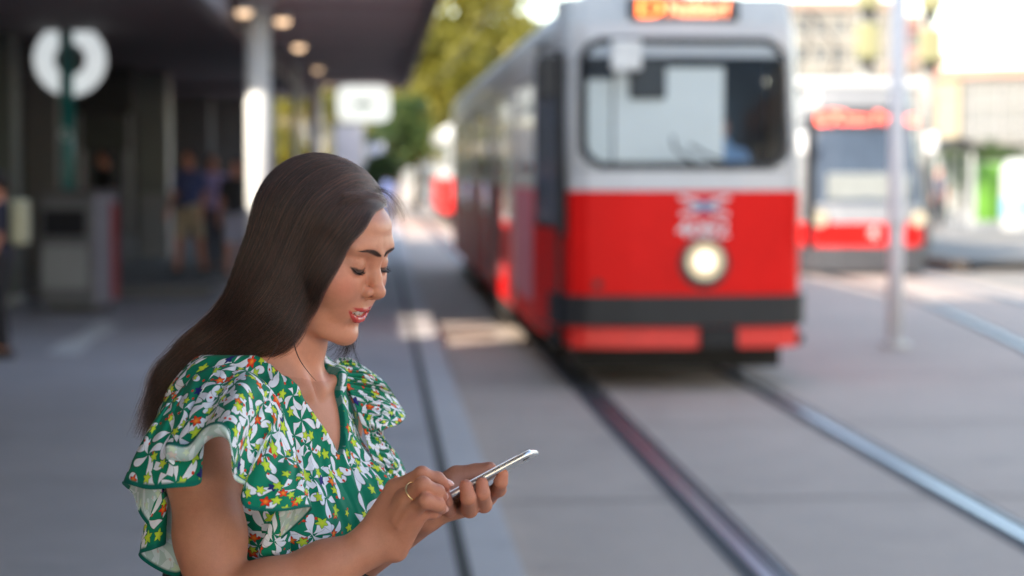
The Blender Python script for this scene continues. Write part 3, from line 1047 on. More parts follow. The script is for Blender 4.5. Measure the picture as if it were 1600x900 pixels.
NEAR_CURL = np.array([0, 0, 0, 0, 0, .003, .002, .001, 0, .002, .012, .019, .019, .018, .018, .020, .024, .020, .004, 0, 0, 0, .002, .006, .004, 0, 0, 0, .002, .003, 0, 0])
# ------------------------------------------------------------------ hair
H_CHAIN = [P(462, 350, 2.285), P(441, 430, 2.278), P(420, 482, 2.272), P(375, 524, 2.275), P(318, 556, 2.275), P(272, 596, 2.275), P(250, 650, 2.275)]
H_RAD = [.048, .0490, .0430, .025, .0155, .0085, .003]
def sdf_hair(p):
    def fn(w):
        q = to_head(w)
        cap = s_ell(q, (4, 0, 40), (79, 78, 82))
        # open over the face: the hairline runs from the forehead down past the cheek
        ya = np.abs(q[:, 1])
        face = (q[:, 0] - 66) * .80 + (82 - q[:, 2]) * .62 - np.clip(ya - 46, 0, 60) * .20
        cut2 = (q[:, 0] - (38 + 0.30 * q[:, 2]))
        d = smax(cap, np.minimum(face, cut2), 6) * SC / 1000
        side = s_ell(q, (-16, 0, -12), (57, 73, 80)) * SC / 1000
        d = smin(d, side, .02)
        return d
    d = local_eval(p, fn, head_w((0, 0, 20)), .15, .05)
    d = smin(d, s_chain(p, H_CHAIN, H_RAD, .02), .022)
    return d

def sdf_scalp(p):
    return np.minimum(sdf_hair(p), sdf_head(p) - .0035)

def march(px, py, d0=2.12, d1=2.42, n=150):
    ds = np.linspace(d0, d1, n)
    pts = np.array([P(px, py, d) for d in ds])
    v = sdf_scalp(pts)
    i = np.argmax(v < 0)
    if v[i] < 0: return pts[i]
    return pts[np.argmin(v)]

def hair_strands(name, mat, parent, pos_list, radii):
    hc = bpy.data.hair_curves.new(name)
    hc.add_curves([len(a) for a in pos_list])
    pts = np.concatenate(pos_list).astype(np.float32)
    hc.points.foreach_set('position', pts.ravel())
    rad = np.concatenate(radii).astype(np.float32)
    if 'radius' not in hc.attributes: hc.attributes.new('radius', 'FLOAT', 'POINT')
    hc.attributes['radius'].data.foreach_set('value', rad)
    hc.materials.append(mat)
    o = bpy.data.objects.new(name, hc)
    col.objects.link(o)
    o.parent = parent
    return o

GUIDES = [
    [(604, 319), (586, 319), (567, 335), (549, 368), (528, 408), (506, 450), (485, 492), (463, 522), (430, 541), (385, 558), (345, 577), (300, 612)],
    [(601, 312), (570, 312), (540, 334), (515, 375), (494, 425), (474, 472), (450, 510), (410, 537), (355, 560), (305, 592), (268, 640), (258, 668)],
    [(594, 298), (555, 293), (515, 318), (486, 366), (466, 428), (446, 478), (412, 518), (358, 548), (302, 580), (260, 632), (248, 668), (244, 690)],
    [(578, 280), (535, 272), (490, 298), (458, 350), (438, 412), (418, 466), (386, 506), (336, 540), (288, 572), (252, 622), (240, 662), (236, 690)],
    [(555, 264), (505, 257), (460, 280), (430, 332), (412, 390), (394, 442), (368, 486), (324, 525), (282, 556), (252, 596), (241, 640), (237, 672)],
    [(520, 250), (475, 246), (436, 264), (413, 305), (398, 358), (384, 412), (366, 458), (338, 500), (298, 534), (264, 566), (246, 606), (239, 655)],
]
def build_hair(parent):
    rng = np.random.default_rng(7)
    t = NT('hair_mass')
    n1 = t.noise(20, 3, .5, t.obj())
    t.l(t.ramp(n1, [(.3, (.010, .006, .006)), (.7, (.022, .012, .011))]), t.b.inputs['Base Color'])
    t.b.inputs['Roughness'].default_value = .55
    V, F = polygonise(lambda p: sdf_hair(p) + .0025, HO + np.array([-.32, -.2, -.3]), HO + np.array([.2, .2, .2]), 0.003, 4)
    mass = link_mesh('hair', np_mesh('hair', V, F), t.m, parent, smooth=True)
    hm = NT('hair_strand')
    hb = hm.n('BsdfHairPrincipled')
    hb.parametrization = 'COLOR'
    inf = hm.n('HairInfo')
    hm.l(hm.ramp(inf.outputs['Random'], [(0, (.010, .006, .0055)), (.6, (.022, .011, .009)), (.82, (.030, .014, .011)), (.84, (.13, .048, .032)), (1, (.17, .065, .042))]), hb.inputs['Color'])
    hb.inputs['Roughness'].default_value = .40
    hb.inputs['Radial Roughness'].default_value = .4
    hm.l(hb.outputs[0], hm.out.inputs[0])
    NP = 44
    G3 = []
    for g in GUIDES:
        pts = np.array([march(*p) for p in g])
        for _ in range(2):
            pts[1:-1] = pts[1:-1] * .5 + (pts[2:] + pts[:-2]) * .25 * 1.0
        G3.append(cat_rom(pts, NP))
    G3 = np.array(G3)
    K = len(G3)
    t_ = np.linspace(0, 1, NP)
    def at(u):
        x = np.clip(u, 0, 1) * (K - 1)
        i = min(int(x), K - 2); f = x - i
        # smooth interpolation across the guides
        im, ip = max(i - 1, 0), min(i + 2, K - 1)
        a, b, c, d = G3[im], G3[i], G3[i + 1], G3[ip]
        return .5 * (2 * b + (c - a) * f + (2 * a - 5 * b + 4 * c - d) * f * f + (3 * b - a - 3 * c + d) * f ** 3)
    def out_of(q, m):
        q = q.copy()
        for _ in range(4):
            d = sdf_scalp(q); b = d < m
            if not b.any(): break
            e = .001
            g = np.stack([sdf_scalp(q[b] + np.eye(3)[i] * e) - sdf_scalp(q[b] - np.eye(3)[i] * e) for i in range(3)], 1)
            g /= np.linalg.norm(g, axis=1)[:, None] + 1e-9
            q[b] += g * (m + .0003 - d[b])[:, None]
        q[1:-1] = q[1:-1] * .4 + (q[2:] + q[:-2]) * .3
        return q
    pos, rad = [], []
    tocam = np.array([0.15, -1, .1]); tocam /= np.linalg.norm(tocam)
    NC = 520
    for c in range(NC):
        u = (c + rng.random()) / NC
        base = out_of(at(u), .0015)
        tang = np.gradient(base, axis=0); tang /= np.linalg.norm(tang, axis=1)[:, None] + 1e-9
        side = np.cross(tang, tocam); side /= np.linalg.norm(side, axis=1)[:, None] + 1e-9
        lift = rng.random() ** 2 * .010
        ph = rng.random(4) * 6.28
        wav = (.0034 * np.sin(t_ * 5 + ph[0]) + .0018 * np.sin(t_ * 11 + ph[1])) * (t_ + .12 * np.sin(t_ * 9 + ph[2]))
        cb = base + tocam * (lift * np.sin(np.clip(t_ * 1.3, 0, 1) * 3.14) * .6 + .0008)[:, None] + side * wav[:, None]
        start = int(rng.random() ** 3 * 10)
        for k in range(34):
            spread = (.0008 + .0048 * rng.random()) * (0.5 + 0.7 * t_ + 5.0 * np.clip(t_ - .62, 0, 1))
            a = rng.random() * 6.28
            j = side * (np.cos(a) * spread)[:, None] * 1.5 + tocam * (np.sin(a) * spread)[:, None] * .5
            w2 = .0006 * np.sin(t_ * 23 + rng.random() * 6.28)
            end = NP - int(rng.random() ** 1.3 * 19)
            q = (cb + j + side * w2[:, None])[start if k % 5 else 0:end]
            pos.append(q)
            r0 = .000075 + .00006 * rng.random()
            rad.append(r0 * np.interp(np.linspace(0, 1, len(q)), [0, .1, .8, 1], [.8, 1, .9, .25]))
    # fly-aways round the outline
    for k in range(520):
        u = rng.choice([rng.uniform(.75, 1.0), rng.uniform(0, 1)], p=[.7, .3])
        base = out_of(at(u), .002)
        ph = rng.random(3) * 6.28
        out = np.array([-.45, -.3, .75]) * rng.uniform(.2, 1)
        if rng.random() < .4: out = np.array([-.9, -.1, -.1]) * rng.uniform(.3, 1)
        amp = rng.random() ** 2 * .012
        j = out[None] * (amp * np.sin(t_ * 3.0 + ph[0] * .2) * np.sin(t_ * 7 + ph[1]) ** 2)[:, None] + rng.normal(0, .002, 3) * t_[:, None]
        j = np.maximum(j, -1)
        a, b = sorted(rng.integers(0, NP, 2))
        if b - a < 10: continue
        q = (base + j)[a:b]
        pos.append(q); rad.append(np.full(len(q), .00011))
    def wisp(px, n, spread, r=.00007, tipspread=None, np_=24, noise=.0):
        base = cat_rom([P(*p) for p in px], np_)
        tt = np.linspace(0, 1, np_)[:, None]
        for _ in range(n):
            v = rng.normal(0, 1, 3) * np.array([1, .6, 1])
            sp = spread * (1 - tt) + (tipspread if tipspread is not None else spread) * tt
            q = base + v * sp + noise * rng.normal(0, 1, 3) * np.sin(tt * 6 + rng.random() * 6)
            L = rng.integers(int(np_ * .6), np_)
            pos.append(q[:L]); rad.append(np.full(L, r) * np.linspace(1, .4, L))
    wisp([(540, 305, 2.23), (565, 303, 2.24), (590, 308, 2.25), (606, 322, 2.26)], 120, .003, .00006, .0025)
    wisp([(520, 330, 2.222), (545, 312, 2.228), (572, 307, 2.24), (600, 314, 2.25)], 90, .003, .00006, .002)
    wisp([(570, 300, 2.26), (588, 306, 2.25), (602, 314, 2.26), (611, 328, 2.27), (614, 345, 2.28)], 50, .002, .00010, .003, noise=.001)
    hair_strands('hair_strands', hm.m, mass, pos, rad)
    pos, rad = [], []
    # baby hairs blown forward over the brow
    wisp([(588, 297, 2.29), (600, 301, 2.29), (612, 310, 2.29), (622, 330, 2.29), (618, 352, 2.29)], 44, .0034, .00007, .0042, noise=.0012)
    wisp([(592, 296, 2.29), (606, 302, 2.29), (622, 315, 2.29), (634, 335, 2.29), (640, 350, 2.29)], 26, .002, .00009, .005, noise=.001)
    for k_ in range(7):
        dx_, dy_ = rng.uniform(-10, 22), rng.uniform(-6, 10)
        wisp([(345 + dx_, 505 + dy_, 2.27), (305 + dx_, 532 + dy_, 2.27), (266 + dx_ * .8, 566 + dy_, 2.27), (246 + dx_ * .6, 612 + dy_, 2.27), (250 + dx_ * .5 + rng.uniform(-14, 8), 668 + dy_, 2.27)], 26, .0020, .00011, .0048, np_=36, noise=.0010)
    # hair on the far side, seen under the chin
    wisp([(545, 470, 2.385), (545, 520, 2.385), (538, 548, 2.38), (522, 568, 2.37)], 260, .004, .0001, .006)
    wisp([(550, 500, 2.385), (552, 540, 2.385), (562, 570, 2.375), (572, 606, 2.36)], 16, .0008, .00009, .0015)
    wisp([(545, 500, 2.38), (525, 535, 2.37), (505, 548, 2.355), (500, 556, 2.35)], 24, .0015, .0001, .003)
    # loose strands on the neck
    wisp([(464, 512, 2.235), (459, 533, 2.225), (467, 560, 2.215), (482, 582, 2.208), (496, 598, 2.206)], 9, .0004, .00022, .0003)
    wisp([(436, 530, 2.235), (430, 545, 2.225), (422, 558, 2.215), (416, 566, 2.21)], 5, .0004, .0002, .0004)
    hair_strands('loose_strands', simple_mat('loose_hair', (.040, .021, .016), .6, var=.2), mass, pos, rad)
    # brows and lashes
    pos, rad = [], []
    for sgn in (1, -1):
        bl = cat_rom(BROW, 60)
        for k in range(240):
            i = rng.integers(0, 59); c = bl[i].copy()
            half = np.interp(i / 59, [0, .12, .45, .8, 1], [1.0, 2.3, 2.7, 1.6, .3])
            c[2] += rng.uniform(-1, 1) * half
            c[1] *= sgn
            w = head_w(c)
            # settle on the skin
            f = HM[0]
            for _ in range(6):
                w = w - f * sdf_body(w[None])[0]
            dirv = (bl[min(i + 1, 59)] - bl[max(i - 1, 0)]); dirv[1] *= sgn
            dirv = dirv / np.linalg.norm(dirv) + np.array([0, 0, .25 * (1 - i / 59)])
            dw = dirv @ HM
            pts = np.array([w - dw * .0022, w + HM[0] * .0006, w + dw * .0025 + HM[0] * .0003])
            pos.append(pts); rad.append(np.array([.00009, .00009, .00003]))
    brow_n = len(pos)
    hb2 = simple_mat('brow_hair', (.045, .022, .016), .6, var=.2)
    o1 = hair_strands('eyebrows', hb2, parent, pos, rad)
    pos, rad = [], []
    for sgn in (1, -1):
        ll = cat_rom(LASH, 60)
        for k in range(74):
            i = int(6 + 52 * rng.random()); c = ll[i].copy()
            c[1] *= sgn
            w = head_w(c + np.array([6, 0, 0]))
            for _ in range(8):
                w = w - HM[0] * sdf_body(w[None])[0]
            sp = (i / 59 - .35)
            L = (3.2 + 2.6 * min(1, i / 40)) * rng.uniform(.8, 1.1)
            d1 = np.array([1.0, sgn * sp * .9, -.55]); d1 /= np.linalg.norm(d1)
            d2 = np.array([.95, sgn * sp * 1.0, -.05]); d2 /= np.linalg.norm(d2)
            pts = np.array([c * 0, d1 * L * .35, d1 * L * .6 + d2 * L * .15, d1 * L * .62 + d2 * L * .45]) * SC / 1000
            pos.append(w + pts @ HM); rad.append(np.array([.00016, .00014, .0001, .00004]))
    hb3 = simple_mat('lash', (.004, .004, .004), .5, var=.1)
    o2 = hair_strands('eyelashes', hb3, parent, pos, rad)
    return mass

def skin_mat():
    t = NT('skin')
    at = t.n('Attribute', attribute_name='skin_tint')
    ag = t.n('Attribute', attribute_name='skin_gloss')
    v = t.obj()
    n1 = t.noise(70, 6, 0.7, v); n2 = t.noise(900, 3, 0.6, v)
    f = t.math('MULTIPLY_ADD', n1, 0.6, t.math('MULTIPLY', n2, 0.4))
    sc = t.ramp(f, [(0.3, (0.86, 0.82, 0.80)), (0.7, (1.10, 1.11, 1.12))])
    mm = t.n('Mix', data_type='RGBA', blend_type='MULTIPLY')
    mm.inputs[0].default_value = 1
    t.l(at.outputs['Color'], mm.inputs[6]); t.l(sc, mm.inputs[7])
    t.l(mm.outputs[2], t.b.inputs['Base Color'])
    n3 = t.noise(17, 4, .6, v)
    t.l(t.mix(t.math('MULTIPLY', t.math('DIVIDE', t.math('SUBTRACT', n3, .42), .3, clamp=True), .22), mm.outputs[2], (.56, .19, .12)), t.b.inputs['Base Color'])
    t.l(t.math('MULTIPLY_ADD', ag.outputs['Fac'], -0.22, t.math('MULTIPLY_ADD', n1, 0.22, 0.33)), t.b.inputs['Roughness'])
    t.b.inputs['Subsurface Weight'].default_value = 0.18
    t.b.inputs['Subsurface Radius'].default_value = (1.0, 0.35, 0.2)
    t.b.inputs['Subsurface Scale'].default_value = 0.006
    t.b.inputs['Specular IOR Level'].default_value = 0.5
    t.bump(t.math('ADD', n2, n1), 0.25, 0.0008)
    return t.m
def set_tint(me, C, Gl):
    a = me.attributes.new('skin_tint', 'FLOAT_COLOR', 'POINT')
    a.data.foreach_set('color', np.concatenate([C, np.ones((len(C), 1))], 1).astype(np.float32).ravel())
    b = me.attributes.new('skin_gloss', 'FLOAT', 'POINT')
    b.data.foreach_set('value', Gl.astype(np.float32))
def adopt(root, *objs):
    inv = Matrix.Translation(-Vector(root.location))
    for o in objs:
        o.parent = root
        o.matrix_parent_inverse = inv

def rounded_box(name, L, W, T, r, seg=5, bev=.0012):
    """flat rounded-corner slab centred on the origin, x long, y wide, z thick"""
    bm = bmesh.new()
    vs = []
    for cx_, cy_, a0 in ((L / 2 - r, W / 2 - r, 0), (-L / 2 + r, W / 2 - r, 90), (-L / 2 + r, -W / 2 + r, 180), (L / 2 - r, -W / 2 + r, 270)):
        for i in range(seg + 1):
            a = R(a0 + 90 * i / seg)
            vs.append(bm.verts.new((cx_ + r * math.cos(a), cy_ + r * math.sin(a), -T / 2)))
    f = bm.faces.new(vs)
    ex = bmesh.ops.extrude_face_region(bm, geom=[f])
    for v in ex['geom']:
        if isinstance(v, bmesh.types.BMVert): v.co.z = T / 2
    bmesh.ops.recalc_face_normals(bm, faces=bm.faces)
    if bev:
        es = [e for e in bm.edges if abs(e.verts[0].co.z - e.verts[1].co.z) < 1e-6]
        bmesh.ops.bevel(bm, geom=es, offset=bev, segments=3, affect='EDGES', profile=.5)
    me = bpy.data.meshes.new(name); bm.to_mesh(me); bm.free()
    return me

def build_woman():
    base = body_w((0, 0, 0))
    root = empty('person', (float(base[0]), float(base[1]), 0.0),
                 label='young woman with long dark hair in a green star print blouse tapping a phone', cat='person')
    V, F = polygonise(sdf_body, BO + np.array([-.35, -.4, -.62]), BO + np.array([.5, .45, .36]), 0.0015, 5)
    body = link_mesh('body', np_mesh('body', V, F), skin_mat(), smooth=True)
    c, g = paint_head(V)
    far = np.linalg.norm(V - HO, axis=1) > .15
    n = hash_noise(V * 28, 5)
    c[far] = SKIN * (.82 + .06 * n[far])[:, None]; g[far] = -.55
    # warmer skin over knuckles and finger tips
    for f in R_FING + L_FING:
        for j, k in ((1, .5), (2, .45), (3, .8)):
            w = (k * np.exp(-((V - f[j]) ** 2).sum(1) / .011 ** 2))[:, None] * .6
            c = c * (1 - w) + np.array([.58, .20, .14]) * w
    set_tint(body.data, c, g)
    adopt(root, body)
    teeth = add_teeth(None); adopt(root, teeth)
    mats = [fabric_mat('printed_fabric'), fabric_mat('printed_fabric_wrong_side', True)]
    bod = build_bodice(None, mats)
    r1 = build_ruffle(None, mats, NEAR_T, NEAR_H, curl=NEAR_CURL)
    r2 = build_ruffle(None, mats, FAR_T, FAR_H, nu=220, nv=34, bulge=(.008, .0, .006), push=False)
    adopt(root, bod, r1, r2)
    ex = set(bpy.data.objects)
    build_hair(None)
    for o in set(bpy.data.objects) - ex:
        if o.parent is None: adopt(root, o)
    # finger nails
    nm = simple_mat('nail', (.70, .36, .30), .22, var=.05, scale=300, coat=.4)
    for (tip, prev, nrm, sz) in ((R_FING[0][3], R_FING[0][2], (.25, -.5, .85), (.0058, .0042, .0016)),
                                 (R_FING[2][3], R_FING[2][2], (.75, -.6, .2), (.0050, .0038, .0016)),
                                 (R_FING[1][3], R_FING[1][2], (.75, -.5, .35), (.0050, .0038, .0016))):
        a = (tip - prev); a /= np.linalg.norm(a)
        u = np.array(nrm, float); u -= a * (u @ a); u /= np.linalg.norm(u)
        s = np.cross(u, a)
        bm = bmesh.new(); bmesh.ops.create_icosphere(bm, subdivisions=3, radius=1)
        cen = tip + a * .0010 + u * .0058
        for v in bm.verts:
            q = v.co
            v.co = Vector(cen + a * q.x * sz[0] + s * q.y * sz[1] + u * (q.z * sz[2] - q.y * q.y * .0012))
        me = bpy.data.meshes.new('fingernail'); bm.to_mesh(me); bm.free()
        adopt(root, link_mesh('fingernail', me, nm, smooth=True))
    # ring
    a, b = R_FING[1][0], R_FING[1][1]
    ax = Vector(b - a).normalized(); cen = Vector(a * .46 + b * .54)
    bm = bmesh.new()
    q = ax.to_track_quat('Z', 'Y')
    n1, n2 = 48, 10
    vs = [[bm.verts.new(cen + q @ Vector(((.0112 + .0008 * math.cos(j / n2 * 6.2832)) * math.cos(i / n1 * 6.2832), (.0112 + .0008 * math.cos(j / n2 * 6.2832)) * math.sin(i / n1 * 6.2832), .0010 * math.sin(j / n2 * 6.2832)))) for j in range(n2)] for i in range(n1)]
    for i in range(n1):
        for j in range(n2):
            bm.faces.new((vs[i][j], vs[(i + 1) % n1][j], vs[(i + 1) % n1][(j + 1) % n2], vs[i][(j + 1) % n2]))
    me = bpy.data.meshes.new('finger_ring'); bm.to_mesh(me); bm.free()
    adopt(root, link_mesh('finger_ring', me, simple_mat('gold', (.85, .62, .30), .22, metal=1, var=.05), smooth=True))
    # skirt, legs and shoes (below the frame)
    zt = BO[2] - .222; cx_, cy_ = BO[0] - .01, BO[1] + .005
    rings = [(zt + .012, .112, .136), (zt - .03, .118, .142), (zt - .2, .145, .175), (.62, .2, .23), (.30, .27, .29)]
    nA = 160; Vs = []
    tt = np.linspace(0, 1, 30)
    zz = np.interp(tt, np.linspace(0, 1, 5), [r[0] for r in rings]); aa = np.interp(tt, np.linspace(0, 1, 5), [r[1] for r in rings]); bb = np.interp(tt, np.linspace(0, 1, 5), [r[2] for r in rings])
    th = np.linspace(0, 2 * math.pi, nA, endpoint=False)
    for i in range(30):
        w = 1 + (.010 + .05 * tt[i]) * np.sin(th * 14 + np.sin(th * 3) * 2)
        x = np.cos(th) * aa[i] * w; y = np.sin(th) * bb[i] * w
        Vs.append(np.stack([cx_ + x * BM[0, 0] + y * BM[1, 0], cy_ + x * BM[0, 1] + y * BM[1, 1], np.full(nA, zz[i])], 1))
    idx = np.arange(30 * nA).reshape(30, nA)
    F = np.stack([idx[:-1], np.roll(idx[:-1], -1, 1), np.roll(idx[1:], -1, 1), idx[1:]], -1).reshape(-1, 4)
    sk = link_mesh('skirt', np_mesh('skirt', np.concatenate(Vs), F), simple_mat('black_cloth', (.012, .012, .014), .8, var=.2, scale=40), smooth=True)
    md = sk.modifiers.new('thickness', 'SOLIDIFY'); md.thickness = .0015
    adopt(root, sk)
    def legs(p):
        d = None
        for sgn in (1, -1):
            o = BM[1] * .075 * sgn
            k = np.array([cx_, cy_, 0]) + o
            e = s_chain(p, [k + [0, 0, .86], k + BM[0] * .02 + [0, 0, .48], k + BM[0] * -.01 + [0, 0, .12]], [.078, .048, .032], .02)
            ft = s_cap(p, k + BM[0] * -.03 + [0, 0, .055], k + BM[0] * .13 + [0, 0, .035], .034, .028)
            e = smin(e, ft, .03)
            d = e if d is None else np.minimum(d, e)
        return d
    V, F = polygonise(legs, np.array([cx_ - .3, cy_ - .3, -.02]), np.array([cx_ + .35, cy_ + .35, .9]), .008, 3)
    lg = link_mesh('tights', np_mesh('tights', V, F), simple_mat('black_knit', (.02, .02, .022), .7, var=.15, scale=60), smooth=True)
    adopt(root, lg)
    for sgn in (1, -1):
        k = np.array([cx_, cy_, 0]) + BM[1] * .075 * sgn
        V, F = polygonise(lambda p: smax(s_cap(p, k + BM[0] * -.03 + [0, 0, .045], k + BM[0] * .135 + [0, 0, .034], .042, .036), -(p[:, 2] - .002), .006),
                          k + [-.25, -.25, -.03], k + [.25, .25, .15], .006, 3)
        adopt(root, link_mesh('shoe', np_mesh('shoe', V, F), simple_mat('black_leather', (.01, .01, .01), .35, var=.1), smooth=True))
    return root

def build_phone():
    # long axis rises to the right; near long edge sits in the curled finger tips
    e0 = P(655, 800, 2.128); e1 = P(830, 706, 2.120)
    a = e1 - e0; L = np.linalg.norm(a); a /= L
    b = np.array([0.0, .97, -.215]); b -= a * (a @ b); b /= np.linalg.norm(b)
    n = np.cross(a, b)
    if n[2] < 0: n = -n
    W, T = .068, .0064
    cen = (e0 + e1) / 2 + b * W / 2
    root = empty('smartphone', tuple(cen), label='silver smartphone with a white front held in the woman\'s left hand', cat='phone')
    M = Matrix((( *[float(x) for x in a],), (*[float(x) for x in b],), (*[float(x) for x in n],))).transposed()
    root.rotation_euler = M.to_euler()
    met = simple_mat('brushed_aluminium', (.72, .73, .75), .28, metal=.85, var=.04, scale=90)
    wht = simple_mat('white_glass', (.82, .82, .83), .12, var=.02, scale=50, coat=.6)
    scr = simple_mat('phone_screen', (.02, .02, .03), .08, var=.1, scale=20, emit=(.6, .7, .9), estr=.25)
    link_mesh('body', rounded_box('body', L, W, T, .010, 8, .0022), met, root, smooth=True)
    for nm_, Lx, Wx, z, mt, r, off in (('front_glass', L - .003, W - .003, T / 2 + .0002, wht, .009, 0), ('screen', L * .76, W * .9, T / 2 + .0008, scr, .001, 0)):
        o = link_mesh(nm_, rounded_box(nm_, Lx, Wx, .0008, r, 6, .0002), mt, root)
        o.location = (off, 0, z)
    o = link_mesh('home_button', rounded_box('home_button', .011, .011, .0006, .0054, 8, 0), met, root); o.location = (-L / 2 + .010, 0, T / 2 + .0009)
    o = link_mesh('camera_lens', rounded_box('camera_lens', .008, .008, .0012, .0039, 8, .0002), simple_mat('lens', (.01, .01, .015), .1), root); o.location = (L / 2 - .010, -W / 2 + .012, -T / 2 - .0004)
    return root
# ------------------------------------------------------------------ station hall and platform canopy on the left
M_DWALL = simple_mat('dark_panel', (.11, .11, .108), .5, var=.15, scale=2)
M_GWALL = simple_mat('grey_green_panel', (.30, .32, .29), .5, var=.12, scale=2)
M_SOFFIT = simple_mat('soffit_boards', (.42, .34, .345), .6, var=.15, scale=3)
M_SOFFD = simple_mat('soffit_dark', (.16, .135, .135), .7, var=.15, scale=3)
M_FASCIA = simple_mat('fascia_bronze', (.060, .050, .052), .5, var=.1)
M_WHITE = simple_mat('white_paint', (.76, .76, .74), .4, var=.05, scale=3)
M_LGREY = simple_mat('light_grey_paint', (.48, .49, .48), .4, var=.08, scale=3)

def tbox(m, t0, t1, s0, s1, z0, z1):
    q = lambda z: [TP(t0, s0, z), TP(t1, s0, z), TP(t1, s1, z), TP(t0, s1, z)]
    return m.hexa(q(z0), q(z1))

can = empty('platform_canopy', tuple(TP(-4, 15, 3.4)), label='low platform canopy with a boarded soffit and dark edge over the pavement', cat='canopy')
def cadd(m, name, mat, **kw):
    o = m.build(name, mat, can, **kw); o.matrix_parent_inverse = Matrix.Translation(-Vector(can.location)); return o
SKY_S0, SKY_S1, SKY_T0, SKY_T1 = 15.2, 18.9, -4.1, -1.5  # unseen roof opening added to drop sun patches on the platform
CE = 38.7; CS = -6.0
m = MB()
for (t0, t1, s0, s1) in ((-14, -1.45, CS, SKY_S0), (-14, SKY_T0, SKY_S0, SKY_S1), (-14, -1.45, SKY_S1, 46.3)):
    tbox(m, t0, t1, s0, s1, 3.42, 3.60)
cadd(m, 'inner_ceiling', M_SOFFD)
m = MB(); tbox(m, -1.45, .52, CS, SKY_S0, 3.42, 3.60); tbox(m, .25, .52, SKY_S0, 19.15, 3.42, 3.60); tbox(m, -1.45, .52, 19.15, CE, 3.42, 3.60); cadd(m, 'roof_slab', M_SOFFIT)
M_BEAM = simple_mat('beam_paint', (.52, .46, .47), .6, var=.1)
for s in np.arange(CS + .5, CE, 1.9):
    if SKY_S0 - .1 < s < 19.6: continue
    m = MB(); tbox(m, -1.40, .50, s, s + .16, 3.345, 3.417); cadd(m, 'cross_beam', M_BEAM)
m = MB(); tbox(m, .523, .62, CS, CE + .1, 3.32, 3.75); tbox(m, -14, .52, CE, CE + .1, 3.32, 3.75); cadd(m, 'fascia', M_FASCIA)
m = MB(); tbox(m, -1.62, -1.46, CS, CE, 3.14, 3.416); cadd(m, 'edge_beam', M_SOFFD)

# round white columns carrying the canopy
def column(s, r, label):
    o = empty('canopy_column', tuple(TP(-1.22, s)), label=label, cat='column', group='columns under the canopy edge')
    c = np.zeros(3)
    MB().tube([(0, 0, .02), (0, 0, 3.34)], r, 24).build('shaft', M_WHITE, o, smooth=True)
    MB().tube([(0, 0, .0), (0, 0, .05)], r * 1.5, 24).build('base_plate', M_LGREY, o)
    MB().tube([(0, 0, 3.30), (0, 0, 3.42)], [r, r * 1.35], 24).build('collar', M_LGREY, o)
    return o
column(20.0, .13, 'thick round white column under the canopy, nearest to the woman')
column(38.2, .13, 'round white column at the far end of the canopy')
column(29.1, .05, 'thin round post under the canopy between the two thick columns')

# small warm ceiling lamps
def lamp(px, py, r=.11, st=14, label='', t=None):
    s = (3.33 - CAMZ) * FPX / (270 - py)
    x = (px - 800) / FPX * s
    o = empty('ceiling_lamp', (x, s, 3.33), label=label, cat='lamp', group='ceiling lamps along the canopy beam')
    MB().tube([(0, 0, .0), (0, 0, -.05)], [r * 1.1, r * 1.1], 20).build('lamp_ring', M_LGREY, o)
    MB().tube([(0, 0, -.052), (0, 0, -.10)], [r, r * .7], 20).build('lamp_glass', simple_mat('warm_lamp', (.9, .7, .5), .5, emit=(1, .66, .40), estr=st * .05), o)
    MB().tube([(0, 0, 0), (0, 0, .02)], .02, 8).build('mount', M_LGREY, o)
for i, (px, py, r, st, lb) in enumerate([(444, 26, .085, 9, 'first warm ceiling lamp, just right of the white column'), (469, 68, .08, 10, 'second warm ceiling lamp along the canopy beam'),
                          (498, 104, .08, 5, 'third warm ceiling lamp along the canopy beam'), (514, 128, .07, 3, 'faint fourth warm ceiling lamp, the farthest'),
                          (384, 12, .08, 8, 'bright ceiling lamp just left of the white column'), (8, 66, .10, 3, 'dim warm ceiling lamp at the far left of the hall')]):
    lamp(px, py, r, st, lb)

# station hall: raised floor, back wall, pillars and panels
M_HALL = asphalt('hall_floor', (.18, .175, .17))
m = MB(); tbox(m, -9.0, -2.2, 25.5, 47, .0, .18); m.build('hall_floor', M_HALL, kind='structure')
hall = empty('station_hall', tuple(TP(-9, 30)), label='dark station hall with grey green panels behind the platform', cat='building')
def hadd(m, name, mat, **kw):
    o = m.build(name, mat, hall, **kw); o.matrix_parent_inverse = Matrix.Translation(-Vector(hall.location)); return o
m = MB(); tbox(m, -9.4, -9.0, CS, 47, 0, 3.41); hadd(m, 'side_wall', M_DWALL)
m = MB(); tbox(m, -9.0, -5.0, 46, 46.4, 0.18, 3.41); tbox(m, -5.0, -2.45, 46, 46.4, .18, 3.41); hadd(m, 'end_wall', M_DWALL)
M_BAT = simple_mat('batten', (.09, .085, .08), .6)
for s in np.arange(26, 46, 2.2):
    m = MB(); tbox(m, -8.997, -8.93, s, s + .08, 0.1, 3.4); hadd(m, 'wall_batten', M_BAT)
for (t0, t1, z0, z1) in ((-8.4, -7.5, .6, 2.6), (-6.9, -6.1, .6, 2.6)):
    m = MB(); tbox(m, t0, t1, 45.9, 45.996, z0, z1); hadd(m, 'shop_window', simple_mat('dim_glass', (.07, .09, .09), .15, var=.3, scale=1.5))

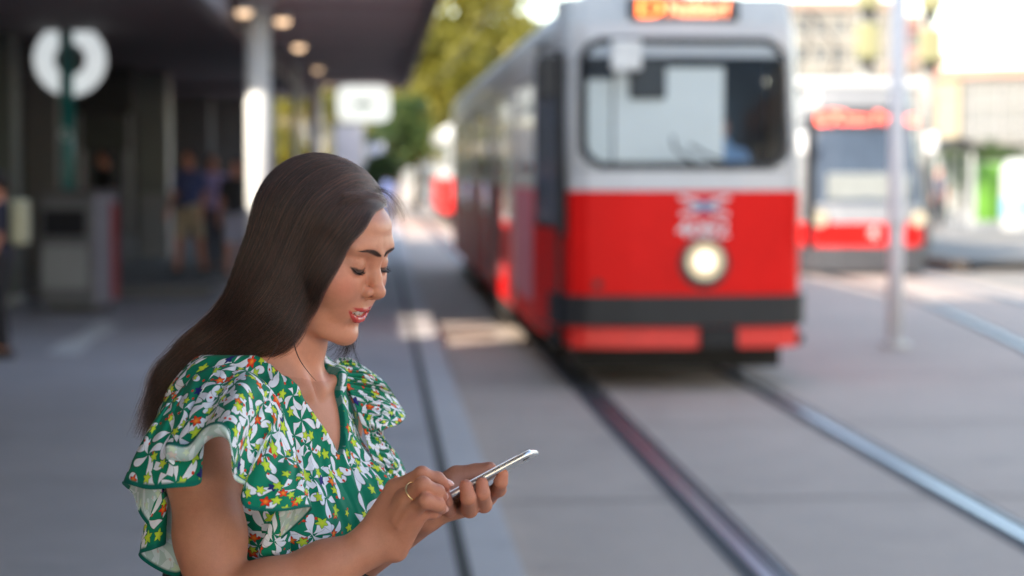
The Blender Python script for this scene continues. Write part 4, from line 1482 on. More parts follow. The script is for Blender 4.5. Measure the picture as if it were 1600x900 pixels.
def pillar(px0, px1, d, z1, label, mat, w=.4):
    x0, x1 = (px0 - 800) / FPX * d, (px1 - 800) / FPX * d
    o = empty('pillar', ((x0 + x1) / 2, d, 0), label=label, cat='pillar', group='pillars inside the hall')
    h = (x1 - x0) / 2
    MB().box(-h, h, 0, w, 0.0, z1).build('shaft', mat, o, bevel=.02)
    MB().box(-h - .03, h + .03, -.03, w + .03, 0.0, .12).build('plinth', M_LGREY, o, bevel=.01)
    return o
pl = pillar(214, 264, 33.5, 3.41, 'grey green pillar with a paler lower half inside the hall', M_GWALL)
MB().box(-.22, .22, -.03, -.003, .14, 1.30).build('metal_cladding', M_LGREY, pl, bevel=.005)
pillar(40, 92, 27, 3.41, 'wide dull grey pillar behind the ring sign', simple_mat('dull_pillar', (.19, .19, .18), .6))
pillar(-40, 22, 24, 3.41, 'dark green grey pillar at the left edge', simple_mat('dark_pillar', (.11, .13, .115), .6))
pillar(300, 330, 44, 3.41, 'slim dark pillar at the back of the hall', M_DWALL)
# notice boards, a pale horizontal rail behind the sign
def panel(px0, py0, px1, py1, d, mat, name, label, cat, th=.05, frame=None, fw=.03, group=None, front_parts=(), foot=None):
    p0, p1 = P(px0, py1, d), P(px1, py0, d)
    w, h = p1[0] - p0[0], p1[2] - p0[2]
    o = empty(name, ((p0[0] + p1[0]) / 2, d, foot if foot is not None else p0[2]), label=label, cat=cat, group=group)
    z0 = p0[2] - o.location[2]
    MB().box(-w / 2, w / 2, 0, th, z0, z0 + h).build('face', mat, o, bevel=min(.02, w * .05))
    if frame is not None:
        f = MB()
        for (a, b, c_, d_) in ((-w / 2 - fw, w / 2 + fw, z0 - fw, z0), (-w / 2 - fw, w / 2 + fw, z0 + h, z0 + h + fw), (-w / 2 - fw, -w / 2, z0, z0 + h), (w / 2, w / 2 + fw, z0, z0 + h)):
            f.box(a, b, -.01, th + .01, c_, d_)
        f.build('frame', frame, o)
    if foot is not None:
        MB().box(-w / 2 + .02, -w / 2 + .08, .01, th - .005, 0, z0 - (fw if frame is not None else 0)).build('leg', M_LGREY, o)
        MB().box(w / 2 - .08, w / 2 - .02, .01, th - .005, 0, z0 - (fw if frame is not None else 0)).build('leg', M_LGREY, o)
    return o, w, h, z0
panel(118, 70, 205, 175, 32, simple_mat('notice_dull', (.085, .085, .08), .5, var=.4, scale=4), 'notice_board', 'dull notice board behind the ring sign', 'notice board', frame=M_DWALL, foot=0.0)
panel(125, 186, 200, 232, 32.6, simple_mat('notice_pale', (.13, .14, .125), .5, var=.3, scale=5), 'notice_board', 'pale low notice board left of the grey green pillar', 'notice board', frame=M_DWALL, foot=0.0)

# ring sign on its teal post
M_TEAL = simple_mat('teal_paint', (.015, .22, .21), .35, var=.1, coat=.3)
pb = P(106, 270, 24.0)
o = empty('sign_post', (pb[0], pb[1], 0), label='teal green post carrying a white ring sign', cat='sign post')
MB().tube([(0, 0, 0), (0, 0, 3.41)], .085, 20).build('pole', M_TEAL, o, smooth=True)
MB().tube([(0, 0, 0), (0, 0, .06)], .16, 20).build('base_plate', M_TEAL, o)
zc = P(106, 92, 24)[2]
MB().disc((.02, .10, zc), (0, -1, 0), .45, .20, 48, .03).build('ring_sign', simple_mat('ring_white_glow', (.8, .82, .82), .4, emit=(.9, .97, 1), estr=.13), o)  # glow added to lift the ring out of the dark hall
MB().disc((.02, .105, zc), (0, -1, 0), .19, 0, 40, .02).build('dark_disc', M_DWALL, o)
MB().disc((0, -.088, P(106, 210, 24)[2]), (0, -1, 0), .075, .042, 24, .006).build('round_sticker', simple_mat('sticker', (.55, .75, .78), .4), o)

# waste and ticket cabinet
kx0, kx1 = (58 - 800) / FPX * 22.6, (150 - 800) / FPX * 22.6
kd = 22.6; h = 1.40
o = empty('ticket_cabinet', ((kx0 + kx1) / 2, kd, 0), rz=R(-16), label='dark grey ticket cabinet with a pale front panel and red striped side', cat='cabinet')
w = (kx1 - kx0) / 2
MB().box(-w, w, 0, .62, .10, h).build('body', simple_mat('cabinet_grey', (.20, .20, .205), .45, var=.1), o, bevel=.02)
MB().box(-w + .05, w - .05, .05, .55, 0, .099).build('plinth', M_DWALL, o)
MB().box(-w + .02, w - .08, -.02, -.003, .30, .80).build('front_panel', simple_mat('pale_panel', (.38, .39, .39), .4), o, bevel=.01)
MB().box(-w + .06, w - .10, -.03, -.003, .92, 1.22).build('display', simple_mat('dark_display', (.03, .03, .035), .2), o)
MB().box(w + .003, w + .02, .02, .60, .12, h - .02).build('side_panel', simple_mat('side_pale', (.30, .31, .34), .4), o)
MB().box(w + .0215, w + .03, .40, .56, .15, h - .1).build('red_stripe', simple_mat('red_stripe', (.35, .04, .04), .4), o)
MB().box(-w - .02, w + .02, -.05, .66, h + .003, h + .06).build('top', simple_mat('cabinet_top', (.13, .115, .115), .5), o, bevel=.01)

# hanging platform sign at the end of the canopy, with its little green bar
o = empty('hanging_sign', tuple(P(568, 162, 38.0)), label='white rounded sign with a small green bar hanging at the end of the canopy', cat='sign')
sc_ = 38.0 / FPX
me = rounded_box('sign_board', 82 * sc_, 56 * sc_, .12, 14 * sc_, 6, .01)
bd = link_mesh('sign_board', me, simple_mat('board_white_emissive', (.85, .86, .84), .4, emit=(.9, .95, .9), estr=.22), o); bd.rotation_euler = (R(90), 0, 0)  # emission brightens the white board
MB().box(-14 * sc_, 15 * sc_, -.075, -.062, -5 * sc_, 2 * sc_).build('green_bar', simple_mat('sign_green', (.01, .20, .10), .5), o)
for sx in (-.35, .35): MB().tube([(sx, 0, 28 * sc_), (sx, 0, 1.0)], .015, 8).build('hanger', M_LGREY, o)

# unseen block added above the canopy, shaped to shade the foreground
blk = empty('shade_block', (-14, 0, 0), label='tall grey block added out of view left of the platform to shade the foreground', cat='building')
M_BLK = simple_mat('shade_block_plaster', (.42, .38, .33), .8, var=.08, scale=.6)
MB().box(5.7, 9.2, -34, 12.0, 3.8, 12.5).build('wall', M_BLK, blk)
MB().box(-11, 5.698, -34, 4.0, 3.8, 12.498).build('shade_block_wing', M_BLK, blk)
MB().box(5.5, 9.5, -34.3, 12.3, 12.503, 12.9).build('roof', M_DWALL, blk)
w_ = MB()
for y in np.arange(-33, 10, 2.6):
    for z in (4.6, 7.5, 10.3): w_.box(9.203, 9.24, y, y + 1.5, z, z + 1.7)
w_.build('windows', simple_mat('shade_block_glass', (.10, .12, .14), .1), blk)

# unseen sunlit houses added behind the camera to throw warm light into the shade
for (x, y, w_, d_, h_, cc, lb) in ((24, -30, 12, 26, 15, (.66, .60, .48), 'unseen cream house added behind the camera on the right for warm fill'), (26, -2, 12, 22, 13, (.62, .55, .46), 'unseen pale ochre house added to the right of the camera for warm fill')):
    o = empty('building', (x, y, TZ), label=lb, cat='building')
    MB().box(0, w_, 0, d_, 0, h_).build('wall', simple_mat('added_house_render_' + str(int(h_)), cc, .8, var=.06, scale=.3), o)
    MB().box(-.4, w_ + .4, -.4, d_ + .4, h_ + .003, h_ + .7).build('roof', simple_mat('added_house_roof', (.30, .14, .09), .8), o)
    for yy in np.arange(1.5, d_ - 2, 3.2):
        for zz_ in (1.5, 5.0, 8.5): MB().box(-.05, -.003, yy, yy + 1.3, zz_, zz_ + 2.0).build('window', M_GWALL, o)
# ------------------------------------------------------------------ trams
M_RED = simple_mat('tram_red', (.78, .012, .010), .45, var=.10, scale=1.5, spec=.12)
M_TWHITE = simple_mat('tram_white', (.58, .565, .555), .38, var=.05, scale=1.5, coat=.2)
M_BLACK = simple_mat('rubber_black', (.018, .018, .020), .55, var=.2, scale=6)
M_CHASSIS = simple_mat('dirty_chassis', (.022, .021, .020), .85, var=.3, scale=3)
M_ROOFG = simple_mat('roof_grey', (.55, .56, .55), .6, var=.1, scale=1)
M_GLASS_D = simple_mat('dark_window', (.24, .26, .255), .08, var=.2, scale=.8, spec=.9)
M_INT = simple_mat('cab_interior', (.06, .09, .14), .6, var=.2, scale=3)

def glass_mat(name, tint=(.90, .94, .96), refl=.0):
    t = NT(name)
    tr = t.n('BsdfTransparent'); tr.inputs[0].default_value = (*tint, 1)
    gl = t.n('BsdfGlossy'); gl.inputs[0].default_value = (1, 1, 1, 1); gl.inputs[1].default_value = .03
    lw = t.n('LayerWeight'); lw.inputs[0].default_value = .22
    mx = t.n('MixShader')
    t.l(t.math('MULTIPLY_ADD', lw.outputs['Fresnel'], .8, refl, clamp=True), mx.inputs[0])
    t.l(tr.outputs[0], mx.inputs[1]); t.l(gl.outputs[0], mx.inputs[2])
    t.l(mx.outputs[0], t.out.inputs[0])
    return t.m
M_GLASS = glass_mat('windscreen_glass')

def text_obj(name, body, size, mat, parent, loc, rot, extrude=.004, align='CENTER', sx=1.0):
    cu = bpy.data.curves.new(name, 'FONT')
    cu.body = body; cu.size = size; cu.extrude = extrude; cu.align_x = align; cu.align_y = 'CENTER'
    cu.offset = size * .012
    tmp = bpy.data.objects.new(name, cu)
    col.objects.link(tmp)
    bpy.context.view_layer.update()
    me = bpy.data.meshes.new_from_object(tmp.evaluated_get(bpy.context.evaluated_depsgraph_get()))
    bpy.data.objects.remove(tmp)
    me.materials.clear(); me.materials.append(mat)
    o = bpy.data.objects.new(name, me)
    col.objects.link(o)
    o.parent = parent; o.location = loc; o.rotation_euler = rot; o.scale = (sx, 1, 1)
    return o

def section(y, hw, prof):
    """one cross-section ring: prof is a list of (fraction of half width, z)"""
    return [(-f * hw, y, z) for f, z in prof] + [(f * hw, y, z) for f, z in prof[::-1]]

def loft(m, rings, close0=True, close1=True):
    n = len(rings[0]); V = [p for r in rings for p in r]; F = []
    for i in range(len(rings) - 1):
        for k in range(n):
            F.append((i * n + k, i * n + (k + 1) % n, (i + 1) * n + (k + 1) % n, (i + 1) * n + k))
    if close0: F.append(tuple(range(n))[::-1])
    if close1: F.append(tuple(range((len(rings) - 1) * n, len(rings) * n)))
    return m.add(V, F)

# nose outline in plan: half width and set-back, from the middle to the full body
def nose(hmid, y):
    return y

def build_tram():
    """red and white tram coming towards the lens: local x right, y back along the track, z up from the rail head"""
    root = empty('tram', tuple(TP(2.49, 15.35, TZ)), rz=TROT, label='red and white tram with one round headlight arriving on the near track', cat='tram')
    L = 20.3; HW = 1.10
    # plan of the nose: x(t), y(t)
    plan = [(0, 0.0), (.45, .015), (.80, .06), (.92, .12), (.965, .22), (1.02, .62), (1.07, 1.15), (1.10, 1.75), (1.10, L)]
    full = [(-x, y) for x, y in plan[::-1]][:-1] + plan
    def wall(zlo, zhi, name, mat, i0=0, i1=None, out=0.0, th=.035, slope=None, parent=None, sl0=None):
        """a band of bodywork following the plan between two heights; slope leans the nose back towards the top"""
        pts = full[i0:(i1 if i1 is not None else len(full))]
        m = MB(); n = len(pts); P0 = np.array(pts, float)
        d = np.gradient(P0, axis=0); d /= np.linalg.norm(d, axis=1)[:, None]
        nr = np.stack([d[:, 1], -d[:, 0]], 1)
        V = []
        for z in (zlo, zhi):
            lean = lean_at(z)
            for off in (out, out - th):
                for k in range(n):
                    x, y = P0[k] + nr[k] * off
                    fr = max(0.0, 1 - P0[k][1] / 2.0)
                    V.append((x * (1 - .012 * max(0, z - 1.6)), y + lean * fr, z))
        F = []
        for k in range(n - 1):
            F += [(k, k + 1, 2 * n + k + 1, 2 * n + k), (n + k, 3 * n + k, 3 * n + k + 1, n + k + 1), (k, n + k, n + k + 1, k + 1), (2 * n + k, 2 * n + k + 1, 3 * n + k + 1, 3 * n + k)]
        F += [(0, 2 * n, 3 * n, n), (n - 1, 2 * n - 1, 4 * n - 1, 3 * n - 1)]
        return m.add(V, F).build(name, mat, parent or root, smooth=False)
    def lean_at(z): return float(np.interp(z, [.3, .55, 1.6, 2.9, 3.25], [.10, .0, .0, .20, .42]))
    nf = len(full)
    fr0, fr1 = 3, nf - 3           # indices that bound the front of the nose
    wall(.62, 1.615, 'lower_body', M_RED)
    wall(.36, .62, 'skirt', M_RED, out=-.01)
    wall(1.618, 1.78, 'belt_band', M_TWHITE, out=.002)
    # front: pillars beside the windscreen and the brow above it are separate white panels
    c = 8                          # index of the middle of the nose
    wall(1.782, 2.86, 'corner_pillar', M_TWHITE, 3, 6)
    wall(1.782, 2.86, 'corner_pillar', M_TWHITE, nf - 6, nf - 3)
    wall(2.70, 2.98, 'brow', M_TWHITE, 3, nf - 3, out=.004)
    wall(2.982, 3.20, 'roof_front', M_ROOFG, 3, nf - 3, out=-.01)
    # windscreen: curved pane, with a dark rubber surround that has rounded corners
    def screen_pt(u, v, off=0.0):
        """u -1..1 across, v 0..1 up"""
        x = u * .885
        z = 1.79 + v * 1.07
        y = float(np.interp(abs(x), [0, .45, .80, .92, .965], [0, .015, .06, .12, .22])) + lean_at(z) * .95
        return (x * (1 - .012 * max(0, z - 1.6)), y + off, z)
    nx, nz = 36, 20
    def rr(u, v, grow=0.0):
        """inside a rounded rectangle?"""
        x, z = abs(u) * .885, (v - .5) * 1.07
        hx, hz, r = .835 + grow, .495 + grow, .20
        qx, qz = max(abs(x) - hx + r, 0), max(abs(z) - hz + r, 0)
        return math.hypot(qx, qz) - r < 0
    def grid_mesh(test, off, name, mat, th=.0, N=(96, 56), parent=root):
        m = MB(); ids = {}
        V, F = [], []
        for i in range(N[0]):
            for j in range(N[1]):
                u0, u1 = -1 + 2 * i / N[0], -1 + 2 * (i + 1) / N[0]
                v0, v1 = j / N[1], (j + 1) / N[1]
                if test((u0 + u1) / 2, (v0 + v1) / 2):
                    q = []
                    for (a, b) in ((i, j), (i + 1, j), (i + 1, j + 1), (i, j + 1)):
                        if (a, b) not in ids:
                            ids[(a, b)] = len(V); V.append(screen_pt(-1 + 2 * a / N[0], b / N[1], off))
                        q.append(ids[(a, b)])
                    F.append(tuple(q))
        return m.add(V, F).build(name, mat, parent, smooth=True)
    ws = grid_mesh(lambda u, v: rr(u, v), -.006, 'windscreen', M_GLASS)
    grid_mesh(lambda u, v: rr(u, v, .035) and not rr(u, v, -.012), -.010, 'rubber_seal', M_BLACK, parent=ws)
    grid_mesh(lambda u, v: not rr(u, v, .022), -.0, 'screen_surround', M_TWHITE)
    # wipers
    MB().tube([(.10, -.03, 1.80), (-.10, .0, 1.95), (-.12, .02, 2.05)], .012, 8).build('wiper', M_BLACK, root)
    MB().tube([(.40, -.02, 1.80), (.16, .01, 1.90), (.02, .02, 1.98)], .012, 8).build('wiper', M_BLACK, root)
    # cab: floor, desk, bulkhead, reflection boards, driver
    MB().box(-.98, .98, .28, 1.85, .70, .76).build('cab_floor', M_CHASSIS, root)
    MB().box(-.84, .84, .17, .55, .78, 1.81).build('dashboard', M_BLACK, root, bevel=.03)
    MB().box(-1.0, 1.0, 1.85, 1.90, .72, 2.95).build('bulkhead', M_INT, root)
    MB().box(-.56, .34, .27, .285, 1.82, 2.62).build('white_blind', simple_mat('white_blind', (.85, .86, .84), .6, var=.03), root)  # white board put in as the bright reflection on the windscreen
    MB().box(-.78, -.58, .29, .305, 1.84, 2.52).build('white_blind', simple_mat('reflection_board_b', (.78, .80, .78), .6, var=.03), root)  # second white board put in as the bright reflection on the windscreen
    MB().box(-.86, .86, .30, .60, 2.68, 2.84).build('sun_visor', M_BLACK, root, bevel=.02)
    MB().box(-.44, -.14, .225, .265, 2.36, 2.68).build('cab_mirror', M_BLACK, root, bevel=.03)
    MB().box(.05, .62, 1.05, 1.15, 1.2, 1.95).build('driver_seat', M_INT, root, bevel=.05)
    # destination board and display
    MB().box(-.62, -.42 + .04, -.035, .02, 2.58, 2.82).build('route_plate', simple_mat('route_plate_white', (.75, .76, .76), .4), root, bevel=.015)
    disp = MB().box(-.44, .46, .26, .36, 2.995, 3.195).build('display', M_BLACK, root, bevel=.02)
    led_o = simple_mat('led_orange', (.9, .2, .05), .5, emit=(1.0, .16, .035), estr=1.6)
    led_p = simple_mat('led_pale', (.9, .35, .2), .5, emit=(1.0, .26, .12), estr=1.3)
    text_obj('display_text', 'D', .19, led_o, disp, (-.27, .252, 3.09), (R(90), 0, 0), sx=1.7)
    text_obj('display_text', 'Nußdorf', .17, led_p, disp, (.12, .252, 3.09), (R(90), 0, 0), sx=.85)
    # black bumper, lower red bumper bars, coupler
    wall(.52, .77, 'bumper', M_BLACK, 3, nf - 3, out=.05, th=.08)
    b = MB()
    for (x0, x1) in ((-.93, .10), (.42, .93)):
        pts = []
        xs = np.linspace(x0, x1, 10)
        ys = np.interp(np.abs(xs), [0, .45, .80, .95], [0, .015, .06, .14])
        V = [(x, y - .03, z) for z in (.345, .50) for x, y in zip(xs, ys)] + [(x, y + .06, z) for z in (.345, .50) for x, y in zip(xs, ys)]
        n = 10; F = []
        for k in range(n - 1):
            F += [(k, k + 1, n + k + 1, n + k), (2 * n + k, 3 * n + k, 3 * n + k + 1, 2 * n + k + 1), (n + k, n + k + 1, 3 * n + k + 1, 3 * n + k), (k, 2 * n + k, 2 * n + k + 1, k + 1)]
        F += [(0, n, 3 * n, 2 * n), (n - 1, 3 * n - 1, 4 * n - 1, 2 * n - 1)]
        MB().add(V, F).build('bumper_bar', simple_mat('bumper_red', (.75, .030, .020), .4, coat=.3), root)
    MB().box(.11, .41, -.08, .12, .34, .51).build('coupler', M_CHASSIS, root, bevel=.02)
    # headlight with rim
    hz = 1.05; hx = .14
    hl = MB().disc((hx, -.045, hz), (0, -1, 0), .138, 0, 40, .03).build('headlight', simple_mat('headlight_glass', (.62, .50, .32), .3, emit=(1, .74, .42), estr=.10), root)
    MB().disc((hx, -.06, hz), (0, -1, 0), .158, .137, 40, .06).build('headlight_rim', simple_mat('chrome', (.35, .33, .32), .3, metal=1), hl)
    MB().disc((hx, -.052, hz), (0, -1, 0), .07, 0, 24, .003).build('bulb', simple_mat('bulb', (1, .9, .7), .3, emit=(1, .85, .6), estr=.5), hl)
    MB().disc((hx, .0, hz - .02), (0, -1, 0), .205, 0, 40, .04).build('light_housing', M_BLACK, hl)
    # small marks on the front panel: crest and fleet number
    crest = empty_part('crest', root)
    Mw = simple_mat('mark_white', (.78, .78, .80), .5); Mb = simple_mat('mark_blue', (.03, .16, .34), .5)
    m = MB()
    for s_ in (1, -1):
        m.hexa([(.14 + s_ * .03, -.012, 1.50), (.14 + s_ * .21, -.012, 1.545), (.14 + s_ * .21, -.002, 1.545), (.14 + s_ * .03, -.002, 1.50)], [(.14 + s_ * .03, -.012, 1.535), (.14 + s_ * .19, -.012, 1.58), (.14 + s_ * .19, -.002, 1.58), (.14 + s_ * .03, -.002, 1.535)])
        m.hexa([(.14 + s_ * .03, -.012, 1.45), (.14 + s_ * .19, -.012, 1.41), (.14 + s_ * .19, -.002, 1.41), (.14 + s_ * .03, -.002, 1.45)], [(.14 + s_ * .03, -.012, 1.475), (.14 + s_ * .20, -.012, 1.44), (.14 + s_ * .20, -.002, 1.44), (.14 + s_ * .03, -.002, 1.475)])
    m.build('crest_wings', Mw, root)
    bpy.data.objects.remove(crest)
    el = MB().disc((0, 0, 0), (0, -1, 0), .055, 0, 24, .006).build('crest_shield', Mb, root); el.location = (.14, -.008, 1.487); el.scale = (2.0, 1, .8)
    text_obj('fleet_number', '4082', .185, Mw, root, (.13, -.006, 1.30), (R(90), 0, 0), sx=1.15, extrude=.003)
    MB().disc((-.72, .02, .86), (0, -1, 0), .035, 0, 16, .02).build('indicator_lamp', M_BLACK, root)
    # side: windows, doors, posts (left side faces the platform)
    side = -1
    M_PINK = simple_mat('reflection_pale', (.60, .20, .24), .55, var=.12, scale=1.2, spec=.25)  # platform reflected in the red side, put into the colour
    M_FRAME = simple_mat('window_frame_grey', (.52, .53, .53), .35)
    for sd in (-1, 1):
        x = sd * HW
        # upper side wall built from posts and cant rail
        MB().box(min(x, x - sd * .04), max(x, x - sd * .04), 1.78, L, 2.62, 2.90).build('cant_rail', M_TWHITE, root)
        y = 1.82
        doors = [(4.2, 5.6), (8.4, 9.8), (13.2, 14.6), (17.6, 19.0)]
        ys = [1.80, 3.0, 4.2, 5.6, 7.0, 8.4, 9.8, 11.5, 13.2, 14.6, 16.1, 17.6, 19.0, L]
        for a, b in zip(ys[:-1], ys[1:]):
            isdoor = sd == -1 and (a, b) in doors
            pm = MB().box(min(x, x - sd * .05), max(x, x - sd * .05), a - .06, a + .06, 1.782, 2.62).build('window_post', M_TWHITE, root)
            if isdoor:
                d_ = MB().box(x - .020, x + .018, a + .07, b - .07, .42, 2.60).build('door', M_FRAME, root, bevel=.01)
                MB().box(x - .0265, x - .0205, a + .08, b - .08, .43, 1.25).build('door_panel', M_RED, d_)
                for k in range(2):
                    y0 = a + .13 + k * (b - a - .2) / 2
                    MB().box(x - .026, x - .0225, y0, y0 + (b - a - .34) / 2, 1.35, 2.5).build('door_window', M_GLASS_D, d_)
            else:
                wn_ = MB().box(min(x - sd * .01, x - sd * .02), max(x - sd * .01, x - sd * .02), a + .07, b - .07, 1.84, 2.58).build('window', M_GLASS_D, root)
                MB().box(min(x + sd * .004, x - sd * .009), max(x + sd * .004, x - sd * .009), a + .07, b - .07, 2.32, 2.35).build('window_bar', M_FRAME, wn_)
        MB().box(min(x - sd * .006, x + sd * .010), max(x - sd * .006, x + sd * .010), 1.85, 4.12, .60, 1.60).build('reflection_panel', M_PINK, root)
        MB().box(min(x - sd * .006, x + sd * .010), max(x - sd * .006, x + sd * .010), 5.70, 8.32, .60, 1.60).build('reflection_panel', simple_mat('reflection_dull', (.36, .10, .11), .55, var=.2, scale=1, spec=.25), root)  # duller stretch of the same painted reflection
    # front folding door on the slanted left flank, black framed
    def flank(x0y0, x1y1, z0, z1, name, mat, out=.03, th=.03, parent=root):
        (xa, ya), (xb, yb) = x0y0, x1y1
        d = np.array([xb - xa, yb - ya]); d /= np.linalg.norm(d); n = np.array([-d[1], d[0]])
        if n[0] > 0: n = -n
        q = [np.array([xa, ya]) + n * out, np.array([xb, yb]) + n * out, np.array([xb, yb]) + n * (out - th), np.array([xa, ya]) + n * (out - th)]
        return MB().hexa([(p[0], p[1], z0) for p in q], [(p[0], p[1], z1) for p in q]).build(name, mat, parent)
    MB().box(-1.03, -1.0, .95, 1.75, 1.782, 2.86).build('flank_panel', M_TWHITE, root)
    MB().box(1.0, 1.03, .95, 1.75, 1.782, 2.86).build('flank_panel', M_TWHITE, root)
    dr = flank((-.985, .34), (-1.085, 1.45), .45, 2.72, 'front_door', M_BLACK)
    flank((-.990, .44), (-1.030, .84), 1.35, 2.55, 'door_window', simple_mat('door_glass', (.20, .21, .24), .08, spec=.9), .036, .004, dr)
    flank((-1.035, .94), (-1.078, 1.36), 1.35, 2.55, 'door_window', simple_mat('door_glass_b', (.16, .17, .20), .08, spec=.9), .036, .004, dr)
    flank((-.990, .40), (-1.030, .86), .48, 1.30, 'door_panel', M_RED, .036, .004, dr)
    flank((-1.035, .92), (-1.078, 1.40), .48, 1.30, 'door_panel', M_RED, .036, .004, dr)
    MB().tube([(-.99, .20, 1.25), (-1.01, .18, 2.75)], .035, 10).build('grab_rail', M_BLACK, root)
    ml = MB().box(-1.20, -1.06, .06, .12, 2.35, 2.70).build('side_mirror', M_BLACK, root, bevel=.02)
    MB().tube([(-1.0, .18, 2.74), (-1.13, .09, 2.72)], .012, 8).build('mirror_arm', M_BLACK, ml)
    ml = MB().box(.985, 1.055, .02, .08, 1.15, 2.22).build('side_mirror', M_BLACK, root, bevel=.02)
    MB().tube([(.96, .22, 2.18), (1.02, .07, 2.18)], .012, 8).build('mirror_arm', M_BLACK, ml)
    # roof
    prof = [(1.0, 2.90), (.985, 3.02), (.88, 3.14), (.6, 3.24), (.2, 3.28)]
    m = MB(); loft(m, [section(y, w, [(f, 2.90 + (z - 2.90) * k) for f, z in prof]) for y, w, k in ((.50, .93, .55), (.9, .99, .85), (1.6, 1.08, 1), (L, 1.10, 1))])
    m.build('roof', M_ROOFG, root, smooth=False)
    MB().box(-.45, .45, 3.0, 4.6, 3.285, 3.55).build('roof_box', M_ROOFG, root, bevel=.05)
    MB().box(-.45, .45, 11.0, 13.0, 3.285, 3.50).build('roof_box', M_ROOFG, root, bevel=.05)
    pg = MB(); pg.tube([(-.4, 7.0, 3.28), (-.3, 8.2, 3.9), (0, 7.2, 4.55)], .03, 8); pg.tube([(.4, 7.0, 3.28), (.3, 8.2, 3.9), (0, 7.2, 4.55)], .03, 8); pg.tube([(-.7, 7.2, 4.57), (.7, 7.2, 4.57)], .03, 8)
    pg.build('pantograph', M_LGREY, root)
    # rear wall, floor, running gear
    MB().box(-1.09, 1.09, L - .04, L - .005, .40, 2.9).build('rear_wall', M_RED, root)
    MB().box(-1.04, 1.04, .35, L - .1, .34, .42).build('underframe', M_CHASSIS, root)
    MB().box(-.86, .86, .45, .52, .14, .335).build('lifeguard', M_CHASSIS, root)
    for y in (2.6, 10.0, 17.6):
        bg_ = MB().box(-.62, .62, y - 1.1, y + 1.1, .20, .336).build('bogie', M_CHASSIS, root)
        for dy in (-.85, .85):
            for sx in (-.7175, .7175):
                MB().tube([(sx - .05, y + dy, .34), (sx + .05, y + dy, .34)], .33, 24).build('wheel', simple_mat('wheel_steel', (.12, .11, .10), .5, metal=.6), bg_)
    for sx in (-1, 1):
        MB().box(sx * 1.085 - .012, sx * 1.085 + .012, 4.3, 8.5, .18, .358).build('side_skirt', M_CHASSIS, root)
        MB().box(sx * 1.085 - .012, sx * 1.085 + .012, 11.5, 16.0, .18, .358).build('side_skirt', M_CHASSIS, root)
    # the driver
    def drv(p):
        d = s_chain(p, [(.34, .92, 1.35), (.34, .90, 1.75), (.34, .88, 1.98)], [.17, .19, .10], .03)
        d = smin(d, s_cap(p, (.17, .88, 1.90), (.51, .88, 1.90), .075), .05)
        for sx in (-1, 1):
            d = smin(d, s_chain(p, [(.34 + sx * .2, .88, 1.88), (.34 + sx * .26, .78, 1.66), (.34 + sx * .16, .56, 1.70)], [.06, .05, .04], .02), .03)
        return d
    V, F = polygonise(drv, (-.1, .4, 1.1), (.8, 1.3, 2.2), .015, 3)
    return root, (V, F)

def empty_part(name, parent):
    o = bpy.data.objects.new(name, None); col.objects.link(o); o.parent = parent; return o
tram, drv_mesh = build_tram()

